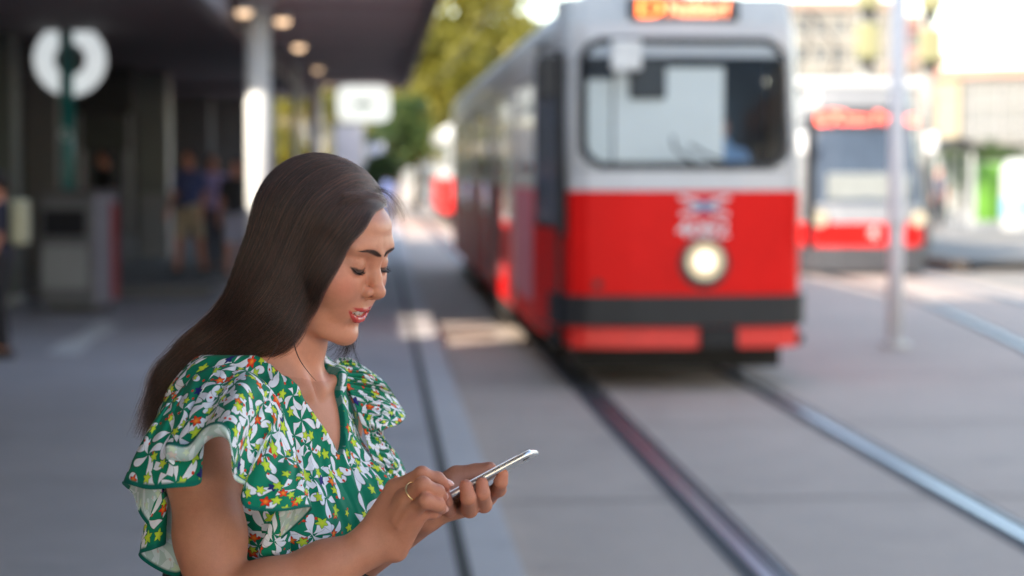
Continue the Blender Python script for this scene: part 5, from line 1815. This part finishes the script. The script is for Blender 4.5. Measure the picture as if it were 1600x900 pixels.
# ---------------------------------------------------------------- generic person for the background
def bg_person(loc, rz, shirt, trousers, skin=(.66, .30, .20), hairc=(.02, .012, .01), h=1.74, walk=.12, shorts=False, label='', bag=None, name='person', seated=False, group=None):
    root = empty(name, loc, rz=rz, label=label, cat='person', group=group)
    k = h / 1.74
    def arms(p, r=1.0):
        d = None
        for sx in (-1, 1):
            e = s_chain(p, [(sx * .19, 0, 1.42), (sx * .235, -.01 + sx * walk * .4, 1.14), (sx * .215, .10 + sx * walk * .7, .90)], [.050 * r, .042 * r, .030 * r], .02)
            hnd = s_chain(p, [(sx * .215, .10 + sx * walk * .7, .90), (sx * .213, .12 + sx * walk * .8, .82), (sx * .20, .135 + sx * walk * .8, .76)], [.028, .034, .018], .01)
            e = smin(e, hnd, .02)
            d = e if d is None else np.minimum(d, e)
        return d
    def leg(p, r=1.0):
        d = None
        for sx in (-1, 1):
            e = s_chain(p, [(sx * .09, 0, .92), (sx * .10, sx * walk * .6 + .02, .50), (sx * .10, sx * walk, .09)], [.092 * r, .062 * r, .044 * r], .03)
            d = e if d is None else smin(d, e, .03)
        return d
    def trunk(p, r=0.0):
        d = s_ell(p, (0, 0, 1.24), (.165 + r, .11 + r, .27 + r))
        d = smin(d, s_cap(p, (-.14, 0, 1.41), (.14, 0, 1.41), .062 + r), .06)
        return smin(d, s_ell(p, (0, 0, .96), (.165 + r, .12 + r, .13 + r)), .06)
    def head(p):
        d = s_ell(p, (0, .01, 1.62), (.075, .095, .115))
        d = smin(d, s_ell(p, (0, .055, 1.56), (.045, .05, .05)), .02)
        d = smin(d, s_ell(p, (0, .105, 1.60), (.014, .02, .022)), .012)
        d = smax(d, -s_ell(p, (.032, .115, 1.63), (.018, .016, .011)), .01); d = smax(d, -s_ell(p, (-.032, .115, 1.63), (.018, .016, .011)), .01)
        for sx in (-1, 1): d = smin(d, s_ell(p, (sx * .076, .0, 1.605), (.012, .02, .03)), .006)
        return smin(d, s_cap(p, (0, -.01, 1.42), (0, 0, 1.55), .052), .02)
    def body(p):
        q = p / k
        return smin(smin(smin(trunk(q), head(q), .02), arms(q), .02), leg(q), .03) * k
    V, F = polygonise(body, (-.45, -.45, -.0), (.45, .45, 1.9), .016, 3)
    link_mesh('body', np_mesh('body', V, F), simple_mat('bg_skin', skin, .5, var=.06), root, smooth=True)
    def top(p):
        q = p / k
        d = smin(trunk(q, .014), arms(q, 1.30), .02)
        d = smax(d, .90 - q[:, 2], .01); d = smax(d, q[:, 2] - 1.475, .01)
        return smax(d, -(q[:, 2] - (1.18 if shorts else 1.18)) - np.where(np.abs(q[:, 0]) > .175, 0, 1) , .01) * k
    V, F = polygonise(top, (-.45, -.45, .7), (.45, .45, 1.7), .016, 3)
    link_mesh('shirt', np_mesh('shirt', V, F), simple_mat('bg_shirt', shirt, .8, var=.12), root, smooth=True)
    def tr(p):
        q = p / k
        d = smin(leg(q, 1.22), s_ell(q, (0, 0, .94), (.178, .132, .12)), .04)
        d = smax(d, q[:, 2] - 1.0, .01)
        return smax(d, (.52 if shorts else .10) - q[:, 2], .01) * k
    V, F = polygonise(tr, (-.45, -.45, 0), (.45, .45, 1.15), .016, 3)
    link_mesh('shorts' if shorts else 'trousers', np_mesh('trousers', V, F), simple_mat('bg_trousers', trousers, .8, var=.12), root, smooth=True)
    def hr(p):
        q = p / k
        d = s_ell(q, (0, -.008, 1.645), (.085, .102, .108))
        return smax(d, np.minimum((q[:, 1] - .045), (1.66 + 0 * q[:, 0]) - q[:, 2] + (q[:, 1] - .03) * 1.5), .01) * k
    V, F = polygonise(hr, (-.2, -.2, 1.3), (.2, .2, 1.9), .012, 3)
    link_mesh('hair', np_mesh('hair', V, F), simple_mat('bg_hair', hairc, .7, var=.2), root, smooth=True)
    for sx in (-1, 1):
        V, F = polygonise(lambda p: smax(s_cap(p, (sx * .10, sx * walk - .05, .045), (sx * .10, sx * walk + .13, .035), .045, .036), .004 - p[:, 2], .008), (-.3, -.45, -.03), (.3, .45, .2), .012, 3)
        link_mesh('shoe', np_mesh('shoe', V, F), simple_mat('bg_shoe', (.03, .03, .03), .6), root, smooth=True)
    if bag:
        MB().box(-.13, .13, -.26, -.12, 1.02, 1.42).build('backpack', simple_mat('backpack', bag, .8), root, bevel=.03)
    return root

# driver at the controls
dl = np.array(tram.location)
drv_root = empty('person', tuple(dl + V3 * .42 + U3 * .9 + np.array([0, 0, 1.2])), rz=TROT, label='tram driver in a pale blue shirt sitting behind the windscreen', cat='person')
V, F = drv_mesh
V = V - np.array([.34, .9, 1.2])
def drv_head(p):
    d = s_ell(p, (0, .0, .95), (.075, .092, .115))
    d = smin(d, s_ell(p, (0, -.05, .885), (.045, .05, .05)), .02)
    d = smin(d, s_ell(p, (0, -.10, .935), (.014, .02, .022)), .012)
    for sx in (-1, 1):
        d = smin(d, s_ell(p, (sx * .076, 0, .94), (.012, .02, .03)), .006)
        d = smin(d, s_chain(p, [(sx * .16, -.32, .50), (sx * .15, -.37, .52), (sx * .135, -.42, .50)], [.034, .036, .02], .01), .01)
    d = smin(d, s_cap(p, (0, 0, .72), (0, 0, .88), .055), .02)
    return smin(d, s_ell(p, (0, 0, .45), (.14, .12, .28)), .03)
V2, F2 = polygonise(drv_head, (-.35, -.5, .1), (.35, .35, 1.15), .012, 3)
link_mesh('body', np_mesh('body', V2, F2), simple_mat('driver_skin', (.38, .17, .13), .5), drv_root, smooth=True)
link_mesh('shirt', np_mesh('shirt', V, F), simple_mat('driver_shirt', (.22, .36, .58), .8), drv_root, smooth=True)
V3_, F3_ = polygonise(lambda p: smax(s_ell(p, (0, .012, .975), (.084, .098, .105)), np.minimum(-(p[:, 1] + .04), .99 - p[:, 2]), .01), (-.2, -.2, .7), (.2, .2, 1.2), .012, 3)
link_mesh('hair', np_mesh('hair', V3_, F3_), simple_mat('driver_hair', (.03, .02, .015), .7), drv_root, smooth=True)

def build_low_floor_tram():
    root = empty('tram', tuple(TP(8.42, 32.4, TZ)), rz=TROT, label='distant modern low-floor tram, grey and red, on the far track', cat='tram')
    L = 22.0
    M_S = simple_mat('silver_grey', (.22, .225, .23), .35, var=.05, scale=1, coat=.4)
    M_LG = simple_mat('apron_grey', (.06, .062, .07), .5, var=.1)
    plan = [(0, 0.0), (.5, .02), (.85, .10), (1.0, .25), (1.10, .55), (1.17, 1.1), (1.2, 1.6), (1.2, L)]
    full = [(-x, y) for x, y in plan[::-1]][:-1] + plan
    lean = lambda z: float(np.interp(z, [.2, .9, 3.2], [.05, 0, .75]))
    nar = lambda z: float(np.interp(z, [.2, 1.0, 3.2], [1.0, 1.0, .86]))
    def wall(z0, z1, name, mat, i0=0, i1=None, out=0.0, th=.04, parent=None):
        pts = np.array(full[i0:(i1 or len(full))], float); n = len(pts)
        d = np.gradient(pts, axis=0); d /= np.linalg.norm(d, axis=1)[:, None]; nr = np.stack([d[:, 1], -d[:, 0]], 1)
        V = []
        for z in (z0, z1):
            for off in (out, out - th):
                for k in range(n):
                    x, y = pts[k] + nr[k] * off; fr = max(0, 1 - pts[k][1] / 1.7)
                    V.append((x * (1 - (1 - nar(z)) * fr), y + lean(z) * fr, z))
        F = []
        for k in range(n - 1):
            F += [(k, k + 1, 2 * n + k + 1, 2 * n + k), (n + k, 3 * n + k, 3 * n + k + 1, n + k + 1), (k, n + k, n + k + 1, k + 1), (2 * n + k, 2 * n + k + 1, 3 * n + k + 1, 3 * n + k)]
        F += [(0, 2 * n, 3 * n, n), (n - 1, 2 * n - 1, 4 * n - 1, 3 * n - 1)]
        return MB().add(V, F).build(name, mat, parent or root)
    nf = len(full)
    wall(.06, .50, 'apron', M_LG, out=.02)
    wall(.503, .90, 'red_band', M_RED)
    wall(.903, 1.22, 'grey_band', M_S)
    wall(1.223, 2.50, 'windscreen', simple_mat('screen_dark', (.06, .08, .11), .15, spec=.4, var=.3, scale=.6), 4, nf - 4)
    wall(1.223, 2.50, 'corner_post', M_S, 2, 5, out=.01); wall(1.223, 2.50, 'corner_post', M_S, nf - 5, nf - 2, out=.01)
    wall(2.503, 2.90, 'display', M_BLACK, 4, nf - 4)
    wall(2.503, 2.90, 'corner_post', M_S, 2, 5, out=.01); wall(2.503, 2.90, 'corner_post', M_S, nf - 5, nf - 2, out=.01)
    wall(2.903, 3.25, 'roof_front', M_S)
    m = MB(); V = []
    led = simple_mat('led_red', (.9, .15, .1), .5, emit=(1.0, .10, .06), estr=1.4)
    text_obj('display_text', '67', .36, led, root, (-.62, .585, 2.70), (R(90 - 18), 0, 0), sx=1.2)
    text_obj('display_text', 'Otto-Probst', .30, led, root, (.25, .585, 2.70), (R(90 - 18), 0, 0), sx=.95)
    # white destination sheet seen behind the lower screen
    MB().box(-.72, .72, .14, .17, 1.30, 1.75).build('white_dashboard', simple_mat('dash_white', (.26, .28, .27), .5), root, bevel=.05)
    for sx in (-.86, .86):
        hl = MB().disc((sx, .05, .98), (0, -1, 0), .13, 0, 24, .05).build('headlight', simple_mat('lowfloor_headlight', (.4, .35, .25), .2, emit=(1, .85, .6), estr=.08), root)
        MB().disc((sx, .04, .98), (0, -1, 0), .155, .131, 24, .06).build('headlight_rim', M_LG, hl)
    text_obj('fleet_number', '4', .34, M_TWHITE, root, (.05, -.02, .72), (R(90), 0, 0))
    for sx in (-1, 1):
        x = sx * 1.2
        MB().box(min(x, x - sx * .04), max(x, x - sx * .04), 1.65, L, 2.503, 3.2).build('cant_panel', M_S, root)
        for y in np.arange(1.7, L - 2.2, 2.6):
            MB().box(min(x - sx * .01, x - sx * .03), max(x - sx * .01, x - sx * .03), y + .08, y + 2.5, 1.25, 2.48).build('window', M_GLASS_D, root)
            MB().box(min(x, x - sx * .04), max(x, x - sx * .04), y - .06, y + .07, 1.223, 2.50).build('window_post', M_S, root)
        mr = MB().box(sx * 1.12 - .10, sx * 1.12 + .10, .20, .30, 2.10, 2.45).build('side_mirror', simple_mat('mirror_white', (.8, .8, .8), .2), root, bevel=.04)
        MB().tube([(sx * 1.02, .6, 2.5), (sx * 1.12, .28, 2.42)], .02, 8).build('mirror_arm', M_BLACK, mr)
    MB().box(-1.19, 1.19, .9, L, 3.253, 3.42).build('roof', M_ROOFG, root, bevel=.05)
    MB().box(-1.15, 1.15, .8, L, .08, .30).build('underframe', M_CHASSIS, root)
    pg = MB(); pg.tube([(-.4, 5.0, 3.42), (-.3, 3.6, 4.1), (0, 4.8, 4.9)], .03, 8); pg.tube([(.4, 5.0, 3.42), (.3, 3.6, 4.1), (0, 4.8, 4.9)], .03, 8); pg.tube([(-.8, 4.8, 4.92), (.8, 4.8, 4.92)], .03, 8)
    pg.build('pantograph', M_BLACK, root)
    return root
build_low_floor_tram()

# a third red tram waiting far down the near track
r3 = empty('tram', tuple(TP(3.2, 60, TZ)), rz=TROT, label='red and white tram car far behind the near tram, mostly hidden', cat='tram')
MB().box(-1.1, 1.1, 0, 14, .5, 1.6).build('lower_body', M_RED, r3, bevel=.08)
MB().box(-1.1, 1.1, 0.01, 14, 1.603, 1.85).build('belt_band', M_LGREY, r3)
MB().box(-1.07, 1.07, 0.03, 14, 1.853, 2.70).build('window_band', M_GLASS_D, r3)
MB().box(-1.1, 1.1, 0.0, 14, 2.703, 3.25).build('roof', M_LGREY, r3, bevel=.12)
MB().box(-1.0, 1.0, .3, 13.8, .12, .497).build('underframe', M_CHASSIS, r3)
# ------------------------------------------------------------------ people
g = 'people waiting in the hall'
def pp(px, d): return (px - 800) / FPX * d
bg_person((pp(297, 28.0), 28.0, .18), R(150), (.09, .12, .30), (.62, .50, .33), shorts=True, walk=.16, h=1.80, label='man in a navy shirt and beige shorts standing in the hall', group=g)
bg_person((pp(333, 29.0), 29.0, .18), R(200), (.48, .38, .66), (.08, .08, .09), walk=.10, h=1.74, label='person in a lilac shirt and black trousers in the hall', group=g)
bg_person((pp(370, 27.2), 27.2, .18), R(170), (.05, .05, .055), (.50, .50, .62), shorts=True, walk=.10, h=1.66, label='person in a black top and pale skirt beside the white column', group=g)
bg_person((pp(165, 29.5), 29.5, .18), R(120), (.015, .015, .016), (.02, .02, .022), walk=.06, h=1.82, label='person in dark clothes standing left of the grey green pillar', group=g)
bg_person((pp(-2, 17.2), 17.2, 0), R(95), (.028, .03, .055), (.022, .022, .028), walk=.05, h=1.66, bag=(.5, .5, .35), label='dark dressed person with a pale bag cut by the left edge of the photo')

# ------------------------------------------------------------------ lamp post beside the tracks
b = G(1398, 541, TZ)
o = empty('lamp_post', tuple(b), label='slim pale grey post standing on the paving right of the near tram', cat='post')
MB().tube([(0, 0, 0), (0, 0, 1.3), (0, 0, 5.2)], [.084, .082, .074], 20).build('pole', simple_mat('galvanised', (.62, .62, .63), .5, metal=0, var=.08, scale=3), o, smooth=True)
MB().tube([(0, 0, 0), (0, 0, .05)], .15, 20).build('base_plate', M_LGREY, o)
MB().tube([(0, 0, 1.2), (0, 0, 1.26)], .092, 20).build('collar', M_LGREY, o)

# ------------------------------------------------------------------ signal heads seen from behind
M_YEL = simple_mat('signal_yellow', (.26, .25, .13), .45, var=.08)
def signal_mast(px, d, zs, label, h):
    x = pp(px, d)
    o = empty('signal_mast', (x, d, TZ), label=label, cat='signal', group='yellow signal masts behind the trams')
    MB().tube([(0, .25, 0), (0, .25, h)], .13, 14).build('mast', simple_mat('mast_grey', (.36, .36, .34), .5), o, smooth=True)
    for (z0, z1) in zs:
        hd = MB().box(-.24, .24, -.18, .10, z0 - TZ, z1 - TZ).build('signal_head', M_YEL, o, bevel=.08)
        MB().box(-.13, .13, -.10, .10, z0 - TZ - .18, z0 - TZ - .004).build('bracket', M_BLACK, hd)
        MB().tube([(0, .101, (z0 + z1) / 2 - TZ), (0, .25, (z0 + z1) / 2 - TZ)], .05, 8).build('arm', M_BLACK, hd)
    return o
def zz(py, d): return P(800, py, d)[2]
signal_mast(1352, 40, [(zz(94, 40), zz(36, 40)), (zz(14, 40), zz(-44, 40))], 'yellow signal heads on a grey mast above the distant tram', 7)
signal_mast(1450, 40, [(zz(98, 40), zz(44, 40)), (zz(18, 40), zz(-40, 40))], 'yellow signal heads on a grey mast right of the pale post', 7)

# ------------------------------------------------------------------ buildings on the right
M_CREAM = simple_mat('cream_render', (.26, .245, .215), .8, var=.07, scale=.2)
M_PINKR = simple_mat('pink_render', (.30, .15, .14), .8, var=.1, scale=.2)
M_WIN = simple_mat('far_window', (.09, .10, .11), .2, var=.3, scale=.5)
def block(px0, px1, top, d, depth, mat, rows, cols, label, winmat=M_WIN, roofc=(.35, .25, .2), trim=None, side_px=None, roof_h=.8):
    x0, x1 = pp(px0, d), pp(px1, d); h = zz(top, d)
    o = empty('building', ((x0 + x1) / 2, d, TZ), label=label, cat='building')
    w = (x1 - x0) / 2
    MB().box(-w, w, 0, depth, 0, h).build('wall', mat, o)
    MB().box(-w - .4, w + .4, -.4, depth + .4, h + .003, h + roof_h).build('roof', simple_mat('far_roof', roofc, .8, var=.15, scale=.4), o)
    rh = (h - 1.5) / rows; cw = 2 * w / cols
    for r_ in range(rows):
        for c_ in range(cols):
            xa = -w + cw * (c_ + .22); za = 1.2 + rh * (r_ + .2)
            wd = MB().box(xa, xa + cw * .56, -.06, -.003, za, za + rh * .58).build('window', winmat, o)
            if trim is not None:
                MB().box(xa - .1, xa + cw * .56 + .1, -.16, -.003, za - .16, za - .005).build('sill', trim, wd)
    return o
block(1236, 1408, 12, 185, 20, M_CREAM, 6, 6, 'tall cream apartment block behind the distant tram', trim=M_LGREY)
block(1410, 1437, 34, 184, 16, M_PINKR, 6, 1, 'narrow pink rendered house next to the cream apartment block', trim=M_LGREY)
block(1438, 1470, 98, 170, 16, simple_mat('brown_render', (.24, .20, .17), .8), 4, 2, 'brownish narrow building between the pink house and the glass fronted building', trim=M_LGREY)
# glass fronted hall running towards the right, seen at an angle
d0 = 118
xa = pp(1470, d0)
o = empty('building', (xa, d0, TZ), rz=R(-33), label='low grey glass fronted building with a reddish roof edge on the right', cat='building')
H = zz(120, d0)
MB().box(0, 46, 0, 18, 0, H).build('wall', simple_mat('curtain_wall', (.16, .17, .175), .25, var=.15, scale=.3), o)
MB().box(-.3, 1.2, -.3, -.003, 1, H - .2).build('corner_pier', simple_mat('pier_cream', (.33, .28, .19), .8), o)
MB().box(-.5, 46.5, -.5, 18.5, H + .003, H + .6).build('roof', simple_mat('cornice_red', (.42, .24, .18), .8), o)
fr = simple_mat('mullion', (.28, .28, .28), .5)
for k in range(22): MB().box(1.6 + k * 2.0, 1.72 + k * 2.0, -.14, -.003, 3.2, H - .3).build('mullion', fr, o)
for k in range(4): MB().box(1.3, 46, -.10, -.0035, 3.2 + k * 1.3, 3.3 + k * 1.3).build('transom', fr, o)
sg = MB().box(7.5, 15, -.5, -.2, 4.2, 5.8).build('shop_sign', simple_mat('sign_white', (.5, .51, .5), .5), o)
MB().box(8.6, 15, -.56, -.503, 4.75, 5.25).build('sign_stripe', simple_mat('sign_stripe_green', (.10, .42, .16), .5), sg)
# row of sheds and stalls under it
block(1478, 1640, 222, 100, 8, simple_mat('stall_wall', (.22, .225, .20), .7, var=.3, scale=.5), 1, 7, 'row of low market stalls on the far right', roofc=(.26, .25, .23), roof_h=.35)

# tram stop shelter
d = 56; x0, x1 = pp(1462, d), pp(1520, d)
o = empty('shelter', ((x0 + x1) / 2, d, .06), label='tram stop shelter with a dark curved roof on the far platform', cat='shelter')
w = (x1 - x0) / 2; h = zz(236, d) - .06
for sx, sy in ((-w + .05, 0), (w - .05, 0), (-w + .05, 1.4), (w - .05, 1.4), (.15, 1.4)):
    MB().box(sx - .05, sx + .05, sy, sy + .1, 0, h).build('post', M_LGREY, o)
m = MB(); a = np.linspace(-w - .15, w + .15, 13)
loft(m, [[(x, y, h + .30 * (1 - (x / (w + .15)) ** 2)) for x in a] + [(x, y, h + .30 * (1 - (x / (w + .15)) ** 2) + .08) for x in a[::-1]] for y in (-.35, 1.8)])
m.build('roof', M_BLACK, o)
MB().box(-w + .1, .1, 1.42, 1.45, .25, 2.0).build('glass_wall', simple_mat('shelter_glass', (.16, .22, .20), .1, spec=.9), o)
MB().box(-w + .15, w - .3, .9, 1.25, .42, .48).build('bench', M_DWALL, o)
bg_person((pp(1466, 54), 54, .06), R(180), (.10, .10, .13), (.03, .03, .04), label='person in dark clothes waiting by the tram stop shelter')
# posters
panel(1524, 255, 1576, 346, 57, simple_mat('green_poster', (.12, .30, .03), .5, var=.5, scale=1.3), 'poster_stand', 'bright green poster in a frame beside the shelter', 'poster', th=.15, frame=M_LGREY, foot=.06)
o = empty('advertising_column', (pp(1589, 54), 54, .06), label='white rounded advertising column at the right edge', cat='advertising column')
MB().tube([(0, 0, .0), (0, 0, .25), (0, 0, 1.7), (0, 0, 1.95)], [.42, .45, .45, .30], 24).build('drum', M_LGREY, o, smooth=False)
MB().tube([(0, 0, .35), (0, 0, .9)], .455, 24, caps=False).build('blue_band', simple_mat('blue_paper', (.25, .42, .62), .6), o)
# railing on the far platform
o = empty('railing', (0, 0, 0), label='low grey railing along the far platform', cat='railing')
a, b = TP(12.5, 50, .06), TP(16, 50, .06)
m = MB(); m.tube([a + [0, 0, .95], TP(12.5, 90, 1.01)], .03, 8); m.tube([a + [0, 0, .5], TP(12.5, 90, .56)], .02, 8); m.build('rail', M_LGREY, o)
for s in range(50, 91, 4): MB().tube([TP(12.5, s, .06), TP(12.5, s, 1.02)], .03, 8).build('post', M_LGREY, o)

# ------------------------------------------------------------------ far end of the street
M_FARW = simple_mat('far_white', (.30, .285, .275), .8, var=.06, scale=.15)
block(505, 700, 176, 150, 14, M_FARW, 3, 6, 'pale building closing the end of the platform street', roofc=(.26, .23, .22), trim=M_LGREY, roof_h=.5)
block(700, 830, 90, 170, 16, simple_mat('far_beige', (.25, .23, .19), .8, var=.06, scale=.15), 5, 5, 'beige building behind the near tram', trim=M_LGREY)
block(430, 510, 60, 130, 10, simple_mat('far_ochre', (.28, .22, .11), .8, var=.2, scale=.3), 4, 4, 'ochre house seen through the end of the hall', trim=M_LGREY)
panel(524, 196, 566, 262, 43, simple_mat('poster_white', (.82, .76, .76), .4, var=.12, scale=2), 'poster_stand', 'white poster stand beneath the hanging sign', 'poster', th=.18, frame=M_LGREY, foot=0.0)
o, w, h, z0 = panel(574, 214, 600, 262, 47, simple_mat('info_pale', (.66, .68, .78), .4, var=.1), 'poster_stand', 'pale blue grey timetable board beside the shrub', 'poster', th=.15, frame=M_LGREY, foot=0.0)
bg_person((pp(602, 50), 50, 0), R(10), (.26, .34, .66), (.22, .24, .36), label='person in a light blue shirt far down the platform', h=1.70)
bg_person((pp(578, 55), 55, 0), R(190), (.55, .40, .38), (.10, .10, .14), label='person in a pinkish top far down the platform', h=1.66)

# vehicles parked at the far end
def van(px, d, colr, label, rz):
    o = empty('parked_van', (pp(px, d), d, TZ), rz=rz, label=label, cat='van')
    bm_ = simple_mat('van_paint', tuple(c * .6 for c in colr), .35, coat=.5)
    prof = [(-2.3, .35), (-2.3, 1.0), (-1.95, 1.25), (-1.35, 1.95), (-1.0, 2.05), (2.25, 2.05), (2.35, 1.9), (2.35, .35)]
    m = MB(); n = len(prof)
    m.add([(x, -.95, z) for x, z in prof] + [(x, .95, z) for x, z in prof], [tuple(range(n)), tuple(range(n, 2 * n))[::-1]] + [(k, n + k, n + (k + 1) % n, (k + 1) % n) for k in range(n)])
    m.build('body', bm_, o, bevel=.06)
    for sy in (-.96, .96):
        MB().box(-1.3, -.2, min(sy, sy * .985), max(sy, sy * 1.004), 1.25, 1.85).build('side_window', M_GLASS_D, o)
        MB().box(0.1, 1.9, min(sy, sy * .985), max(sy, sy * 1.004), 1.25, 1.85).build('side_window', M_GLASS_D, o)
        for x in (-1.5, 1.5):
            w_ = MB().tube([(x, sy * .82, .33), (x, sy * 1.0, .33)], .33, 20).build('wheel', M_BLACK, o)
            MB().tube([(x, sy * 1.003, .33), (x, sy * 1.02, .33)], .18, 16).build('rim', M_LGREY, w_)
    MB().hexa([(-2.0, -.8, 1.27), (-1.97, -.8, 1.24), (-1.97, .8, 1.24), (-2.0, .8, 1.27)], [(-1.42, -.75, 1.92), (-1.37, -.75, 1.90), (-1.37, .75, 1.90), (-1.42, .75, 1.92)]).build('windscreen', M_GLASS_D, o)
    return o
van(640, 96, (.75, .74, .73), 'white van parked at the far end of the street', R(80))
van(548, 82, (.72, .70, .72), 'pale van parked behind the poster stand', R(10))

# ------------------------------------------------------------------ trees
def leaf_mat(name, a, b, c):
    t = NT(name)
    v = t.obj()
    n1 = t.noise(.9, 3, .6, v); n2 = t.noise(9, 2, .6, v)
    f = t.math('ADD', t.math('MULTIPLY', n1, .6), t.math('MULTIPLY', n2, .4))
    cc = t.ramp(f, [(.32, a), (.5, b), (.68, c)])
    t.l(cc, t.b.inputs['Base Color'])
    t.b.inputs['Roughness'].default_value = .55
    tr = t.n('BsdfTranslucent'); t.l(cc, tr.inputs[0])
    mx = t.n('MixShader'); mx.inputs[0].default_value = .35
    t.l(t.b.outputs[0], mx.inputs[1]); t.l(tr.outputs[0], mx.inputs[2]); t.l(mx.outputs[0], t.out.inputs[0])
    return t.m
M_LEAF = leaf_mat('autumn_leaves', (.095, .10, .014), (.20, .185, .02), (.31, .26, .03))
M_LEAFG = leaf_mat('green_leaves', (.025, .05, .015), (.05, .09, .02), (.09, .13, .03))
M_BARK = simple_mat('bark', (.10, .075, .05), .9, var=.3, scale=6, bump=.4)
def tree(x, y, h, cr, label, lm, n=5200, leaf=.20, seed=0, cz=.62, group='trees along the street', trunk_r=.22, squash=.8, z=TZ):
    rng = np.random.default_rng(seed)
    o = empty('tree', (x, y, z), label=label, cat='tree', group=group)
    tk = MB(); ch = h * cz
    tk.tube([(0, 0, 0), (.05, 0, ch * .4), (0, .05, ch)], [trunk_r, trunk_r * .8, trunk_r * .5], 12)
    lobes = []
    for k in range(15):
        a = rng.random() * 6.28; rr = cr * rng.uniform(.25, .72); zz_ = ch + rng.uniform(-.35, .9) * (h - ch)
        p = np.array([math.cos(a) * rr, math.sin(a) * rr, zz_])
        lobes.append((p, cr * rng.uniform(.28, .50)))
        tk.tube([(0, 0, ch * rng.uniform(.5, .9)), tuple(p * .5 + np.array([0, 0, ch * .45])), tuple(p)], [trunk_r * .4, trunk_r * .25, .03], 6)
    tk.build('trunk', M_BARK, o, smooth=True)
    li = rng.integers(0, len(lobes), n)
    C_ = np.array([lobes[i][0] for i in li]); Rr = np.array([lobes[i][1] for i in li])
    dv = rng.normal(0, 1, (n, 3)); dv /= np.linalg.norm(dv, axis=1)[:, None]
    pos = C_ + dv * (Rr * rng.random(n) ** .45)[:, None] * np.array([1, 1, squash])
    a = rng.normal(0, 1, (n, 3)); a /= np.linalg.norm(a, axis=1)[:, None]
    b = np.cross(a, rng.normal(0, 1, (n, 3))); b /= np.linalg.norm(b, axis=1)[:, None]
    s = leaf * rng.uniform(.6, 1.3, n)[:, None]
    V = np.stack([pos - a * s, pos + b * s * .55, pos + a * s, pos - b * s * .55], 1).reshape(-1, 3)
    F = np.arange(4 * n).reshape(-1, 4)
    link_mesh('crown', np_mesh('crown', V, F), lm, o)
    return o
tree(pp(695, 80), 80, zz(-60, 80) + .1, 3.6, 'yellow green tree rising beyond the canopy, largest of the row', M_LEAF, 9000, .21, 1, cz=.45)
tree(pp(650, 92), 92, zz(60, 92), 3.0, 'smaller yellow green tree behind the end of the canopy', M_LEAF, 5000, .22, 2, cz=.5)
tree(pp(790, 105), 105, zz(-10, 105), 3.4, 'yellow green tree showing above the roof of the near tram', M_LEAF, 6000, .24, 3, cz=.5)
tree(pp(620, 70), 70, zz(150, 70), 1.7, 'young green tree low at the far end of the platform', M_LEAFG, 3000, .14, 4, cz=.5, trunk_r=.09)
tree(pp(595, 45), 45, 1.55 + (270 - 190) / FPX * 45, .55, 'small green shrub tree beside the timetable board', M_LEAFG, 1600, .08, 5, cz=.6, trunk_r=.04, z=0)
tree(pp(470, 70), 70, zz(120, 70), 2.2, 'yellowing tree seen through the end of the hall', M_LEAF, 4000, .18, 6, cz=.4, trunk_r=.12)
for i, (px, d, top, c_) in enumerate([(1545, 92, 228, 1.8), (1592, 96, 236, 1.6), (1500, 98, 236, 1.3)]):
    tree(pp(px, d), d, zz(top, d), c_, ['bushy green tree above the green poster', 'bushy green tree at the right edge', 'small green tree behind the shelter'][i], M_LEAFG, 2600, .16, 10 + i, cz=.5, trunk_r=.1)

# ------------------------------------------------------------------ overhead wires
wm = simple_mat('wire', (.12, .12, .12), .6)
def wire(a, b, sag, label, r=.012):
    a, b = np.array(a, float), np.array(b, float)
    pts = [a + (b - a) * t - np.array([0, 0, sag * 4 * t * (1 - t)]) for t in np.linspace(0, 1, 14)]
    MB().tube(pts, r, 6).build('overhead_wire', wm, label=label, cat='wire', group='overhead wires')
wire(TP(2.41, -5, 5.2), TP(2.41, 120, 5.2), .1, 'contact wire above the near track')
wire(TP(8.42, 15, 5.6), TP(8.42, 120, 5.0), .1, 'contact wire above the far track')
wire(P(1480, 90, 70), P(1700, 30, 70), .3, 'upper span wire crossing the sky at the right', .02)
wire(P(1440, 130, 75), P(1700, 75, 75), .3, 'middle span wire crossing the sky at the right', .02)
wire(P(1400, 160, 80), P(1700, 95, 80), .3, 'lower span wire crossing the sky at the right', .02)
wire(P(1240, 20, 60), P(1330, 120, 60), .1, 'slanting wire between the two trams', .03)
# ================================================================== the foreground
build_woman()
build_phone()
